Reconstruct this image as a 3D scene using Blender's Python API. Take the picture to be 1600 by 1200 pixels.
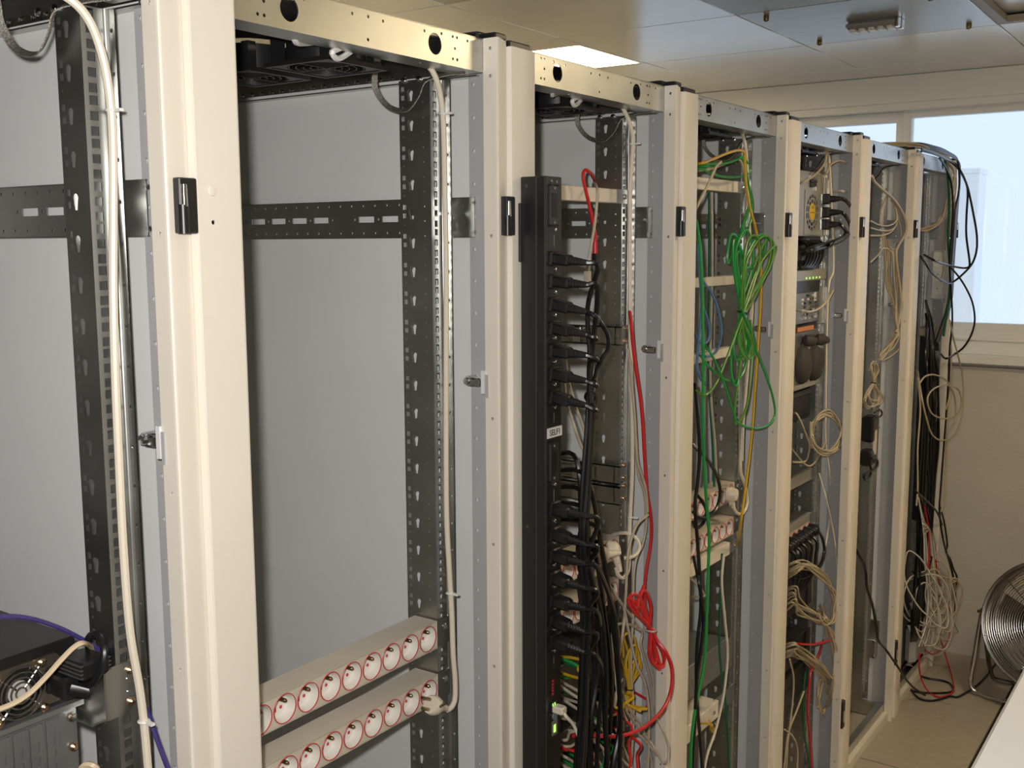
import bpy, math, random
from mathutils import Vector, Matrix
from mathutils.geometry import tessellate_polygon

for o in list(bpy.data.objects):
    bpy.data.objects.remove(o, do_unlink=True)
scene = bpy.context.scene
COL = scene.collection
rnd = random.Random(7)

# ------------------------------------------------------------------ camera
F_PX, YAW, PITCH, ROLL = 1671.96, 0.60174, 0.13126, -0.0043
CAM = Vector((0.9361, 0.0, 1.6897))
_fw = Vector((-math.sin(YAW) * math.cos(PITCH), math.cos(YAW) * math.cos(PITCH), -math.sin(PITCH)))
_r0 = Vector((math.cos(YAW), math.sin(YAW), 0))
_u0 = _r0.cross(_fw)
RT = _r0 * math.cos(ROLL) + _u0 * math.sin(ROLL)
UP = -_r0 * math.sin(ROLL) + _u0 * math.cos(ROLL)
FW = _fw
cam = bpy.data.cameras.new('camera')
cam.sensor_width = 36.0
cam.lens = F_PX * 36.0 / 1600.0
cam.clip_start = 0.02
cam_o = bpy.data.objects.new('camera', cam)
M = Matrix((RT, UP, -FW)).transposed().to_4x4()
M.translation = CAM
cam_o.matrix_world = M
COL.objects.link(cam_o)
scene.camera = cam_o

# ------------------------------------------------------------------ light
scene.view_settings.view_transform = 'Standard'
scene.view_settings.look = 'None'
scene.view_settings.gamma = 1.0
scene.view_settings.use_curve_mapping = False
scene.view_settings.exposure = 0.42

world = bpy.data.worlds.new('world')
scene.world = world
world.use_nodes = True
wn = world.node_tree.nodes
wl = world.node_tree.links
bg = wn['Background']
bg.inputs[0].default_value = (0.70, 0.82, 0.97, 1)
bg.inputs[1].default_value = 0.95

# the photographer's flash, fired a hand's width up and left of the lens
fl = bpy.data.lights.new('camera_flash_offscreen', 'SPOT')
fl.energy = 50
fl.color = (1.0, 0.965, 0.93)
fl.shadow_soft_size = 0.018
fl.spot_size = math.radians(104)
fl.spot_blend = 0.7
fl_o = bpy.data.objects.new('camera_flash_offscreen', fl)
M2 = M.copy()
M2.translation = CAM - RT * 0.045 + UP * 0.05 + FW * 0.02
fl_o.matrix_world = M2
COL.objects.link(fl_o)

LAMP_STRENGTH = 19.5

# ------------------------------------------------------------------ helpers
def at(px, py, **k):
    """photo pixel (1600x1200) + one known world coordinate -> point in the room"""
    d = FW + RT * ((px - 800) / F_PX) + UP * ((600 - py) / F_PX)
    ax, val = next(iter(k.items()))
    i = 'xyz'.index(ax)
    return CAM + d * ((val - CAM[i]) / d[i])

def YC(n):            # inner edge of the left post of rack n+1
    return 0.8316 + 0.6 * n

def RY(k):            # left boundary of rack k
    return YC(k - 1) - 0.066

MATS = {}
def mat(name, col, rough=0.5, metal=0.0, noise=0.0, nscale=20.0, bump=0.0, bscale=200.0, emit=None, estr=1.0, coat=0.0, stretch=None, spec=None):
    if name in MATS:
        return MATS[name]
    m = bpy.data.materials.new(name)
    m.use_nodes = True
    nt = m.node_tree
    b = nt.nodes['Principled BSDF']
    c4 = (col[0], col[1], col[2], 1)
    b.inputs['Base Color'].default_value = c4
    b.inputs['Roughness'].default_value = rough
    b.inputs['Metallic'].default_value = metal
    if coat:
        b.inputs['Coat Weight'].default_value = coat
    if spec is not None:
        b.inputs['Specular IOR Level'].default_value = spec
    tcn = None
    def coords():
        t = nt.nodes.new('ShaderNodeTexCoord')
        mp = nt.nodes.new('ShaderNodeMapping')
        nt.links.new(t.outputs['Object'], mp.inputs[0])
        if stretch:
            mp.inputs['Scale'].default_value = stretch
        return mp.outputs[0]
    if noise > 0:
        n = nt.nodes.new('ShaderNodeTexNoise')
        n.inputs['Scale'].default_value = nscale
        n.inputs['Detail'].default_value = 5
        nt.links.new(coords(), n.inputs['Vector'])
        r = nt.nodes.new('ShaderNodeValToRGB')
        r.color_ramp.elements[0].position = 0.3
        r.color_ramp.elements[1].position = 0.7
        r.color_ramp.elements[0].color = tuple(max(0, x * (1 - noise)) for x in col) + (1,)
        r.color_ramp.elements[1].color = tuple(min(1, x * (1 + noise)) for x in col) + (1,)
        nt.links.new(n.outputs[0], r.inputs[0])
        nt.links.new(r.outputs[0], b.inputs['Base Color'])
        if metal > 0.5:
            mr = nt.nodes.new('ShaderNodeMapRange')
            mr.inputs['To Min'].default_value = rough * 0.8
            mr.inputs['To Max'].default_value = min(1, rough * 1.3)
            nt.links.new(n.outputs[0], mr.inputs[0])
            nt.links.new(mr.outputs[0], b.inputs['Roughness'])
    if bump > 0:
        n2 = nt.nodes.new('ShaderNodeTexNoise')
        n2.inputs['Scale'].default_value = bscale
        n2.inputs['Detail'].default_value = 3
        nt.links.new(coords(), n2.inputs['Vector'])
        bp = nt.nodes.new('ShaderNodeBump')
        bp.inputs['Strength'].default_value = bump
        bp.inputs['Distance'].default_value = 0.002
        nt.links.new(n2.outputs[0], bp.inputs['Height'])
        nt.links.new(bp.outputs[0], b.inputs['Normal'])
    if emit:
        b.inputs['Emission Color'].default_value = (emit[0], emit[1], emit[2], 1)
        b.inputs['Emission Strength'].default_value = estr
    MATS[name] = m
    return m

BEIGE = mat('beige_paint', (0.80, 0.735, 0.635), 0.42, noise=0.02, nscale=6, bump=0.06, bscale=900)
PANEL = mat('grey_panel_paint', (0.74, 0.75, 0.74), 0.42, noise=0.03, nscale=4, bump=0.05, bscale=700)
GREYF = mat('grey_frame_paint', (0.43, 0.43, 0.435), 0.45, noise=0.03, nscale=8)
GALV = mat('galvanised_steel', (0.54, 0.545, 0.52), 0.33, 1.0, noise=0.10, nscale=9)
DGALV = GALV
BGALV = GALV
CHROME = mat('bright_steel', (0.72, 0.72, 0.72), 0.15, 1.0)
BLACKP = mat('black_plastic', (0.012, 0.012, 0.013), 0.35, noise=0.2)
BLACKM = mat('black_painted_steel', (0.012, 0.011, 0.011), 0.38, bump=0.08, bscale=900)
BLACKR = mat('black_rubber', (0.010, 0.010, 0.011), 0.30)
CREAM = mat('cream_pvc', (0.74, 0.66, 0.53), 0.38)
TAUPE = mat('grey_beige_pvc', (0.48, 0.42, 0.33), 0.4)
STRIPB = mat('strip_housing', (0.62, 0.56, 0.46), 0.45, noise=0.03)
SOCK = mat('socket_plastic', (0.80, 0.77, 0.70), 0.3)
REDRING = mat('red_ring', (0.55, 0.03, 0.04), 0.4)
BRASS = mat('dark_brass', (0.35, 0.26, 0.14), 0.3, 1.0)
COPPER = mat('screw_brass', (0.75, 0.52, 0.32), 0.25, 1.0)
RED = mat('red_pvc', (0.62, 0.02, 0.025), 0.33)
GREEN = mat('green_pvc', (0.02, 0.30, 0.06), 0.35)
GREEN2 = mat('moss_green_pvc', (0.10, 0.26, 0.035), 0.35)
DGREEN = mat('dark_green_pvc', (0.015, 0.12, 0.05), 0.4)
YELLOW = mat('yellow_pvc', (0.62, 0.38, 0.02), 0.35)
BLUE = mat('blue_pvc', (0.10, 0.20, 0.36), 0.4)
PURPLE = mat('violet_pvc', (0.05, 0.04, 0.17), 0.3)
WHITEP = mat('white_plastic', (0.80, 0.79, 0.75), 0.4)

class MB:
    """collects geometry for ONE mesh object"""
    def __init__(self):
        self.v = []; self.f = []; self.m = []
    def add(self, vs, fs, mi=0):
        o = len(self.v)
        self.v += [tuple(p) for p in vs]
        self.f += [tuple(i + o for i in f) for f in fs]
        self.m += [mi] * len(fs)
        return self
    def box(self, x0, x1, y0, y1, z0, z1, mi=0, mtx=None):
        vs = [Vector((x, y, z)) for z in (z0, z1) for y in (y0, y1) for x in (x0, x1)]
        if mtx is not None:
            vs = [mtx @ p for p in vs]
        return self.add(vs, [(0, 2, 3, 1), (4, 5, 7, 6), (0, 1, 5, 4), (2, 6, 7, 3), (0, 4, 6, 2), (1, 3, 7, 5)], mi)
    def bbox(self, x0, x1, y0, y1, z0, z1, b, mi=0, mtx=None):
        """box with chamfered edges"""
        def ring(z, i):
            return [(x0 + i + b, y0 + i, z), (x1 - i - b, y0 + i, z), (x1 - i, y0 + i + b, z), (x1 - i, y1 - i - b, z),
                    (x1 - i - b, y1 - i, z), (x0 + i + b, y1 - i, z), (x0 + i, y1 - i - b, z), (x0 + i, y0 + i + b, z)]
        rs = [ring(z0, b * 0.8), ring(z0 + b, 0), ring(z1 - b, 0), ring(z1, b * 0.8)]
        vs = [Vector(p) for r in rs for p in r]
        if mtx is not None:
            vs = [mtx @ p for p in vs]
        fs = [tuple(reversed(range(8))), tuple(range(24, 32))]
        for k in range(3):
            for i in range(8):
                j = (i + 1) % 8
                fs.append((k * 8 + i, k * 8 + j, k * 8 + 8 + j, k * 8 + 8 + i))
        return self.add(vs, fs, mi)
    def prism(self, prof, z0, z1, mi=0, closed=True, caps=True):
        """vertical extrusion of an (x,y) profile, counter-clockwise"""
        n = len(prof)
        vs = [(x, y, z0) for x, y in prof] + [(x, y, z1) for x, y in prof]
        fs = []
        for i in range(n if closed else n - 1):
            j = (i + 1) % n
            fs.append((i, j, n + j, n + i))
        if closed and caps:
            tri = tessellate_polygon([[Vector((x, y, 0)) for x, y in prof]])
            for t in tri:
                fs.append(tuple(t)); fs.append(tuple(n + i for i in reversed(t)))
        return self.add(vs, fs, mi)
    def plate(self, outer, holes, org, U, V, th, mi=0, rim=True, hole_mi=None):
        """flat sheet with real holes; outer/holes in (u,v) metres"""
        org, U, V = Vector(org), Vector(U), Vector(V)
        N = U.cross(V)
        loops = [outer] + holes
        pts = [p for l in loops for p in l]
        tri = tessellate_polygon([[Vector((a, b, 0)) for a, b in l] for l in loops])
        n = len(pts)
        vs = [org + U * a + V * b for a, b in pts] + [org + U * a + V * b - N * th for a, b in pts]
        fs = []
        for t in tri:
            a, b, c = [Vector(pts[i]) for i in t]
            if (b - a).cross(c - a) < 0:
                t = (t[0], t[2], t[1])
            fs.append(tuple(t)); fs.append(tuple(n + i for i in reversed(t)))
        o = 0
        for li, l in enumerate(loops):
            k = len(l)
            if li > 0 or rim:
                for i in range(k):
                    j = (i + 1) % k
                    fs.append((o + i, o + j, n + o + j, n + o + i))
            o += k
        return self.add(vs, fs, mi)
    def cyl(self, p0, p1, r0, r1=None, n=12, mi=0, caps=True):
        p0, p1 = Vector(p0), Vector(p1)
        r1 = r0 if r1 is None else r1
        d = (p1 - p0).normalized()
        a = d.orthogonal().normalized(); b = d.cross(a)
        vs = []
        for p, r in ((p0, r0), (p1, r1)):
            for i in range(n):
                t = 2 * math.pi * i / n
                vs.append(p + (a * math.cos(t) + b * math.sin(t)) * r)
        fs = [(i, (i + 1) % n, n + (i + 1) % n, n + i) for i in range(n)]
        if caps:
            fs += [tuple(reversed(range(n))), tuple(range(n, 2 * n))]
        return self.add(vs, fs, mi)
    def lathe(self, prof, p0, axis, n=20, mi=0, cap0=False, cap1=False):
        """prof: list of (radius, distance along axis)"""
        p0 = Vector(p0); d = Vector(axis).normalized()
        a = d.orthogonal().normalized(); b = d.cross(a)
        vs = []
        for r, h in prof:
            for i in range(n):
                t = 2 * math.pi * i / n
                vs.append(p0 + d * h + (a * math.cos(t) + b * math.sin(t)) * r)
        fs = []
        for k in range(len(prof) - 1):
            for i in range(n):
                j = (i + 1) % n
                fs.append((k * n + i, k * n + j, (k + 1) * n + j, (k + 1) * n + i))
        if cap0: fs.append(tuple(reversed(range(n))))
        if cap1: fs.append(tuple(range((len(prof) - 1) * n, len(prof) * n)))
        return self.add(vs, fs, mi)
    def tube(self, pts, r, n=7, mi=0, rf=None, flat=None):
        pts = [Vector(p) for p in pts]
        k = len(pts)
        vs = []
        t = (pts[1] - pts[0]).normalized()
        a = t.orthogonal().normalized()
        for i, p in enumerate(pts):
            t2 = (pts[min(i + 1, k - 1)] - pts[max(i - 1, 0)])
            t2 = t2.normalized() if t2.length > 1e-9 else t
            a = (a - t2 * a.dot(t2))
            a = a.normalized() if a.length > 1e-6 else t2.orthogonal().normalized()
            b = t2.cross(a)
            rr = r * (rf(i / (k - 1)) if rf else 1)
            for j in range(n):
                th = 2 * math.pi * j / n
                vs.append(p + a * (math.cos(th) * rr) + b * (math.sin(th) * rr * (flat or 1)))
            t = t2
        fs = []
        for i in range(k - 1):
            for j in range(n):
                jj = (j + 1) % n
                fs.append((i * n + j, i * n + jj, (i + 1) * n + jj, (i + 1) * n + j))
        fs += [tuple(reversed(range(n))), tuple(range((k - 1) * n, k * n))]
        return self.add(vs, fs, mi)
    def ring(self, c, axis, R, r, n=24, m=6, mi=0):
        d = Vector(axis).normalized(); a = d.orthogonal().normalized(); b = d.cross(a); c = Vector(c)
        vs = []; fs = []
        for i in range(n):
            t = 2 * math.pi * i / n
            e = a * math.cos(t) + b * math.sin(t)
            for j in range(m):
                s = 2 * math.pi * j / m
                vs.append(c + e * (R + r * math.cos(s)) + d * (r * math.sin(s)))
        for i in range(n):
            for j in range(m):
                ii = (i + 1) % n; jj = (j + 1) % m
                fs.append((i * m + j, ii * m + j, ii * m + jj, i * m + jj))
        return self.add(vs, fs, mi)
    def mesh(self, name, mats):
        me = bpy.data.meshes.new(name)
        me.from_pydata(self.v, [], self.f)
        mats = mats if isinstance(mats, (list, tuple)) else [mats]
        for m in mats:
            me.materials.append(m)
        if len(mats) > 1:
            me.polygons.foreach_set('material_index', self.m)
        me.polygons.foreach_set('use_smooth', [True] * len(me.polygons))
        me.set_sharp_from_angle(angle=math.radians(38))
        me.update()
        return me

def link(name, me, parent=None, loc=None, kind=None):
    o = bpy.data.objects.new(name, me)
    COL.objects.link(o)
    if parent is not None:
        o.parent = parent
    if loc is not None:
        o.location = loc
    if kind:
        o['kind'] = kind
    return o

def build(name, mb, mats, parent=None, loc=None, kind=None):
    return link(name, mb.mesh(name, mats), parent, loc, kind)

def tag(o, label, cat, group=None):
    o['label'] = label; o['category'] = cat
    if group:
        o['group'] = group
    return o

def thing(name, label, cat, loc=(0, 0, 0), group=None):
    o = bpy.data.objects.new(name, None)
    o.empty_display_size = 0.05
    COL.objects.link(o)
    o.location = loc
    return tag(o, label, cat, group)

def circ(cx, cy, r, n=8, ph=0.0):
    return [(cx + r * math.cos(2 * math.pi * i / n + ph), cy + r * math.sin(2 * math.pi * i / n + ph)) for i in range(n)]

def rect(x0, x1, y0, y1):
    return [(x0, y0), (x1, y0), (x1, y1), (x0, y1)]

def spline(pts, seg=7):
    """Catmull-Rom through the given points"""
    p = [Vector(q) for q in pts]
    if len(p) < 3:
        return p
    p = [p[0] * 2 - p[1]] + p + [p[-1] * 2 - p[-2]]
    out = []
    for i in range(1, len(p) - 2):
        for s in range(seg):
            t = s / seg
            a, b, c, d = p[i - 1], p[i], p[i + 1], p[i + 2]
            out.append(0.5 * ((2 * b) + (c - a) * t + (2 * a - 5 * b + 4 * c - d) * t * t + (3 * b - a - 3 * c + d) * t ** 3))
    out.append(p[-2])
    return out

def text_mesh(body, size, org, U, V, material, name, parent, lift=0.0006):
    cu = bpy.data.curves.new('txt', 'FONT')
    cu.body = body; cu.size = size; cu.align_x = 'CENTER'; cu.align_y = 'CENTER'; cu.resolution_u = 2
    cu.extrude = 0.0002
    ob = bpy.data.objects.new('txt', cu)
    COL.objects.link(ob)
    dg = bpy.context.evaluated_depsgraph_get()
    me = bpy.data.meshes.new_from_object(ob.evaluated_get(dg))
    bpy.data.objects.remove(ob, do_unlink=True)
    U, V = Vector(U).normalized(), Vector(V).normalized()
    N = U.cross(V)
    for v in me.vertices:
        c = v.co.copy()
        v.co = Vector(org) + U * c.x + V * c.y + N * (c.z + lift)
    me.materials.clear(); me.materials.append(material)
    return link(name, me, parent)

# ------------------------------------------------------------------ the room
ZC = 2.343
XL, XR, YF, YW = -2.15, 2.05, -1.77, 4.53
wallm = mat('wall_plaster', (0.60, 0.56, 0.50), 0.8, noise=0.03, nscale=5, bump=0.5, bscale=70, stretch=(1, 1, 1.6))
wallw = mat('wall_white', (0.66, 0.63, 0.57), 0.7, noise=0.03, nscale=3)
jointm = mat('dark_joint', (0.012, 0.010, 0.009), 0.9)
tilem = mat('floor_vinyl', (0.46, 0.40, 0.32), 0.38, noise=0.06, nscale=30, bump=0.05, bscale=60)
ceilm = mat('ceiling_metal', (0.90, 0.92, 0.88), 0.17, 0.0, spec=1.0, noise=0.03, nscale=3)
framew = mat('window_frame_white', (0.86, 0.85, 0.80), 0.4)

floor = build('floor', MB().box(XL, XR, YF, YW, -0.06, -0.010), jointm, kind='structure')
ft = MB().bbox(0.0045, 0.5955, 0.0045, 0.5955, -0.02, 0.0, 0.0010).mesh('floor_tile', tilem)
for i in range(7):
    for j in range(11):
        x = -2.1 + 0.6 * i; y = -2.0 + 0.6 * j
        if y + 0.6 > YW + 0.3 or y + 0.6 < YF: continue
        o = link('floor_tile', ft, floor, (x, y, 0))
ceil = build('ceiling', MB().box(XL, XR, YF, YW, ZC + 0.14, ZC + 0.2), wallw, kind='structure')

LAMPS = [(-1.55, 3.03), (0.85, 2.43)]
PLATE = (-0.35, 3.03)
HATCH = (0.25, 3.03)
ct = MB().bbox(0.002, 0.598, 0.002, 0.598, 0.0, 0.018, 0.002).mesh('ceiling_tile', ceilm)
perf = mat('perforated_metal', (0.60, 0.61, 0.57), 0.35, 0.35)
nt = perf.node_tree
vo = nt.nodes.new('ShaderNodeTexVoronoi'); vo.inputs['Scale'].default_value = 220; vo.inputs['Randomness'].default_value = 0.0
tco = nt.nodes.new('ShaderNodeTexCoord'); nt.links.new(tco.outputs['Object'], vo.inputs['Vector'])
rp = nt.nodes.new('ShaderNodeValToRGB')
rp.color_ramp.elements[0].position = 0.28; rp.color_ramp.elements[0].color = (0.12, 0.12, 0.11, 1)
rp.color_ramp.elements[1].position = 0.34; rp.color_ramp.elements[1].color = (0.62, 0.63, 0.58, 1)
nt.links.new(vo.outputs['Distance'], rp.inputs[0]); nt.links.new(rp.outputs[0], nt.nodes['Principled BSDF'].inputs['Base Color'])
ctp = MB().bbox(0.002, 0.598, 0.002, 0.598, 0.0, 0.018, 0.002).mesh('ceiling_tile', perf)
ctb = MB().bbox(0.002, 0.598, 0.002, 0.598, 0.0, 0.018, 0.002)
platem = mat('brushed_plate', (0.50, 0.50, 0.48), 0.3, 0.7, noise=0.12, nscale=5, stretch=(1, 8, 1))
for i in range(7):
    for j in range(11):
        x = round(-2.15 + 0.6 * i, 3); y = round(-1.77 + 0.6 * j, 3)
        if (x, y) in LAMPS or (x, y) in (PLATE, HATCH):
            continue
        me = ctp if (x, y) in ((-0.95, 1.83), (-0.35, 2.43), (0.25, 2.43)) else ct
        o = link('ceiling_tile', me, ceil, (x, y, ZC))
        if y + 0.6 > YW:
            o.scale.y = (YW - y) / 0.6
# metal inspection plate with four knurled fasteners
o = build('ceiling_plate', ctb, platem, ceil, (PLATE[0], PLATE[1], ZC))
for (u, v) in ((0.07, 0.06), (0.07, 0.53), (0.53, 0.06), (0.53, 0.53)):
    build('fastener', MB().lathe([(0.006, 0), (0.0085, -0.004), (0.008, -0.016), (0.004, -0.019)], (u, v, 0.002), (0, 0, 1), 10, cap1=True),
          BRASS, o)
# open hatch frame
hf = MB()
for b in ((0.002, 0.03, 0.002, 0.598), (0.57, 0.598, 0.002, 0.598), (0.03, 0.57, 0.002, 0.03), (0.03, 0.57, 0.57, 0.598)):
    hf.box(b[0], b[1], b[2], b[3], 0.0, 0.02)
o = build('ceiling_hatch', hf, mat('hatch_frame', (0.33, 0.28, 0.2), 0.5), ceil, (HATCH[0], HATCH[1], ZC))
build('hatch_panel', MB().box(0.0, 0.6, 0.0, 0.6, 0.03, 0.045), ceilm, o)

lampw = mat('lamp_reflector', (0.80, 0.78, 0.72), 0.35, 0.2)
lampe = mat('lamp_diffuser', (1, 1, 1), 0.5, emit=(1.0, 0.79, 0.49), estr=LAMP_STRENGTH)
def luminaire(x, y, label, suffix=''):
    t = thing('ceiling_light' + suffix, label, 'light', (x, y, ZC), 'recessed ceiling lights')
    h = MB()
    for (a, b, c, d) in ((0.0, 0.02, 0.0, 0.6), (0.58, 0.6, 0.0, 0.6), (0.02, 0.58, 0.0, 0.02), (0.02, 0.58, 0.58, 0.6)):
        h.box(a, b, c, d, 0.0, 0.075)
    h.box(0, 0.6, 0, 0.6, 0.075, 0.085)
    build('housing', h, lampw, t)
    build('diffuser', MB().bbox(0.02, 0.58, 0.17, 0.575, 0.008, 0.03, 0.003), lampe, t)
    build('reflector', MB().bbox(0.02, 0.58, 0.02, 0.17, 0.004, 0.02, 0.002), lampw, t)
    return t
luminaire(LAMPS[0][0], LAMPS[0][1], 'recessed square ceiling light glowing above the racks by the window')
luminaire(LAMPS[1][0], LAMPS[1][1], 'recessed square ceiling light over the aisle, mirrored in the first beam', '_offscreen')

# emergency light on the plate
c = at(1365, 33, z=ZC)
el = thing('emergency_light', 'small grey slatted emergency light on metal ceiling plate', 'light', (c.x, c.y, ZC))
b = MB().bbox(-0.075, 0.075, -0.035, 0.035, -0.022, 0.0, 0.008)
build('housing', b, mat('grey_plastic', (0.25, 0.25, 0.23), 0.5), el)
for s in range(5):
    x = -0.055 + s * 0.0275
    build('lamp_slat', MB().bbox(x - 0.009, x + 0.009, -0.03, 0.03, -0.031, -0.02, 0.003), mat('frosted_lens', (0.75, 0.72, 0.64), 0.25), el)
build('end_clip', MB().bbox(0.070, 0.082, -0.034, -0.006, -0.028, 0.0, 0.002), CHROME, el)
build('end_clip', MB().bbox(0.070, 0.082, 0.006, 0.034, -0.028, 0.0, 0.002), CHROME, el)

# walls
SILL, GB, GT = 1.22, 1.36, 2.185
wb = MB()
wb.box(XL, XR, YW, YW + 0.2, 0, SILL - 0.028)
wb.box(XL, XR, YW + 0.035, YW + 0.2, SILL - 0.028, SILL)
wb.box(XL, XR, YW, YW + 0.2, 2.215, ZC + 0.14)
wb.box(XL, -1.55, YW, YW + 0.2, SILL, 2.215)
wb.box(1.30, XR, YW, YW + 0.2, SILL, 2.215)
wall_back = build('wall_back', wb, wallm, kind='structure')
build('wall_left', MB().box(XL - 0.1, XL, YF, YW, 0, ZC + 0.14), wallw, kind='structure')
build('wall_right', MB().box(XR, XR + 0.1, YF, YW, 0, ZC + 0.14), wallw, kind='structure')
wf = MB().box(XL, XR, YF - 0.1, YF, 0, ZC + 0.14)
build('wall_front', wf, wallw, kind='structure')
# shutter box and mouldings above the windows
tb = MB()
tb.bbox(-1.62, 1.37, YW - 0.055, YW + 0.001, 2.235, ZC - 0.001, 0.003)
tb.bbox(-1.62, 1.37, YW - 0.040, YW + 0.001, 2.208, 2.238, 0.002)
build('trim_1', tb, framew, kind='structure')
tb = MB()
tb.bbox(-1.62, 1.37, YW - 0.045, YW + 0.16, SILL - 0.012, SILL + 0.022, 0.003)
build('trim_2', tb, framew, kind='structure')
glass = bpy.data.materials.new('window_glass'); glass.use_nodes = True
g = glass.node_tree; g.nodes.clear()
go = g.nodes.new('ShaderNodeOutputMaterial'); gm = g.nodes.new('ShaderNodeMixShader'); gt = g.nodes.new('ShaderNodeBsdfTransparent'); gg = g.nodes.new('ShaderNodeBsdfGlossy')
gt.inputs[0].default_value = (0.95, 0.97, 1, 1); gg.inputs['Roughness'].default_value = 0.02
gf = g.nodes.new('ShaderNodeFresnel'); gf.inputs[0].default_value = 1.5
g.links.new(gf.outputs[0], gm.inputs[0]); g.links.new(gt.outputs[0], gm.inputs[1]); g.links.new(gg.outputs[0], gm.inputs[2]); g.links.new(gm.outputs[0], go.inputs[0])
def window(n, x0, x1, z0, z1, y0, fw, fb):
    f = MB()
    f.bbox(x0, x0 + fw, y0, y0 + 0.06, z0, z1, 0.003)
    f.bbox(x1 - fw, x1, y0, y0 + 0.06, z0, z1, 0.003)
    f.bbox(x0, x1, y0 + 0.002, y0 + 0.058, z1 - fw, z1, 0.003)
    f.bbox(x0, x1, y0 + 0.002, y0 + 0.058, z0, z0 + fb, 0.003)
    f.bbox(x0 + 0.01, x1 - 0.01, y0 - 0.008, y0 + 0.05, z0 + fb * 0.45, z0 + fb * 0.55, 0.002)
    w = build('window_%d' % n, f, framew, kind='structure')
    build('pane', MB().box(x0 + fw * 0.6, x1 - fw * 0.6, y0 + 0.026, y0 + 0.032, z0 + fb * 0.6, z1 - fw * 0.6), glass, w)
window(1, -1.55, -0.255, SILL + 0.02, 2.213, YW + 0.045, 0.042, 0.125)
window(2, -0.262, 1.30, SILL + 0.02, 2.213, YW + 0.015, 0.03, 0.125)

# white garden wall outside, seen through the window
g0 = at(1380, 262, y=6.6); g1 = at(1531, 262, y=6.6)
ow = thing('outside_wall', 'plain white wall end standing outside the window', 'wall', (g1.x, 6.6, 0))
outw = mat('white_render', (0.93, 0.93, 0.91), 0.8, noise=0.02)
build('wall_panel', MB().bbox(-3.0, 0.0, 0.0, 0.2, 0.0, g1.z - 0.03, 0.004), outw, ow)
build('coping', MB().bbox(-3.0, 0.004, -0.006, 0.22, g1.z - 0.03, g1.z, 0.004), outw, ow)

# ------------------------------------------------------------------ racks
def keyhole(u, v, r=0.0056, w=0.0032, L=0.0125):
    pts = []
    for i in range(7):
        t = math.radians(-35 + i * (250 / 6))
        pts.append((u + r * math.cos(t), v + r * math.sin(t)))
    pts += [(u - w, v - L), (u + w, v - L)]
    return pts

U1 = 0.04445
RZ0, NU = 0.068, 42
XRAIL = -0.098
def rail_mesh(wide=True, xr=XRAIL):
    """punched 19-inch upright: keyhole web, square-hole flange, outer lip; right-hand side of a rack"""
    b = MB()
    W = 0.059 if wide else 0.044
    yw, yo = 0.525, 0.556
    for k in range(NU):
        z = RZ0 + k * U1
        # web, seen from the opening side (normal -y): u runs +x, v runs +z
        hs = [rect(0.0035, 0.0095, 0.0285, 0.0355), rect(0.0035, 0.0095, 0.0155, 0.0225), circ(0.0065, 0.005, 0.0012, 6),
              keyhole(0.021 if wide else 0.018, 0.026)]
        if wide:
            hs += [circ(0.046, 0.0105, 0.0014, 6), circ(0.046, 0.0325, 0.0014, 6)]
        b.plate(rect(0, W, 0, U1), hs, (xr - W, yw, z), (1, 0, 0), (0, 0, 1), 0.0015, rim=False)
        # flange facing the aisle (normal +x): u runs +y
        hs = [rect(0.006, 0.0155, c - 0.00475, c + 0.00475) for c in (0.0064, 0.0222, 0.0381)]
        b.plate(rect(0, yo - yw, 0, U1), hs, (xr, yw, z), (0, 1, 0), (0, 0, 1), 0.0015, rim=False)
        # outer lip (normal -y)
        b.plate(rect(0, 0.014, 0, U1), [circ(0.008, 0.022, 0.0026, 8)], (xr, yo, z), (1, 0, 0), (0, 0, 1), 0.0015, rim=False)
    b.box(xr - 0.020, xr - 0.0185, yw + 0.001, yo, RZ0, RZ0 + NU * U1)  # back plate added behind the flange so its square holes look dark
    # rolled bend between flange and lip, web back edge
    zt = RZ0 + NU * U1
    b.prism([(xr - 0.001, yo - 0.0045), (xr + 0.0012, yo - 0.0035), (xr + 0.0022, yo - 0.002), (xr + 0.0028, yo + 0.0005), (xr - 0.001, yo + 0.0005)], RZ0, zt, 1)
    b.box(xr - W - 0.001, xr - W, yw, yw + 0.02, RZ0, zt)
    b.box(xr - 0.001, xr + 0.001, yw - 0.0006, yw + 0.001, RZ0, zt, 1)
    return b.mesh('mounting_rail', [DGALV, GALV])
RAIL = rail_mesh()
RAILN = rail_mesh(False, -0.076)

def rounded(pts, r, n=3):
    """round the corners of an open (x,y) polyline"""
    out = [pts[0]]
    for i in range(1, len(pts) - 1):
        p, a, c = Vector(pts[i]), Vector(pts[i - 1]), Vector(pts[i + 1])
        d0 = (a - p).normalized() * r; d1 = (c - p).normalized() * r
        for k in range(n + 1):
            t = k / n
            q = (p + d0) * (1 - t) ** 2 + p * 2 * t * (1 - t) + (p + d1) * t * t
            out.append((q.x, q.y))
    out.append(pts[-1])
    return out

def thick(poly, th):
    """open polyline -> closed band of the given thickness to its left"""
    n = len(poly); inner = []
    for i in range(n):
        a = Vector(poly[max(i - 1, 0)]); c = Vector(poly[min(i + 1, n - 1)])
        d = (c - a).normalized()
        p = Vector(poly[i]) + Vector((-d.y, d.x)) * th
        inner.append((p.x, p.y))
    return poly + inner[::-1]

PT = 1.99
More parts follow.
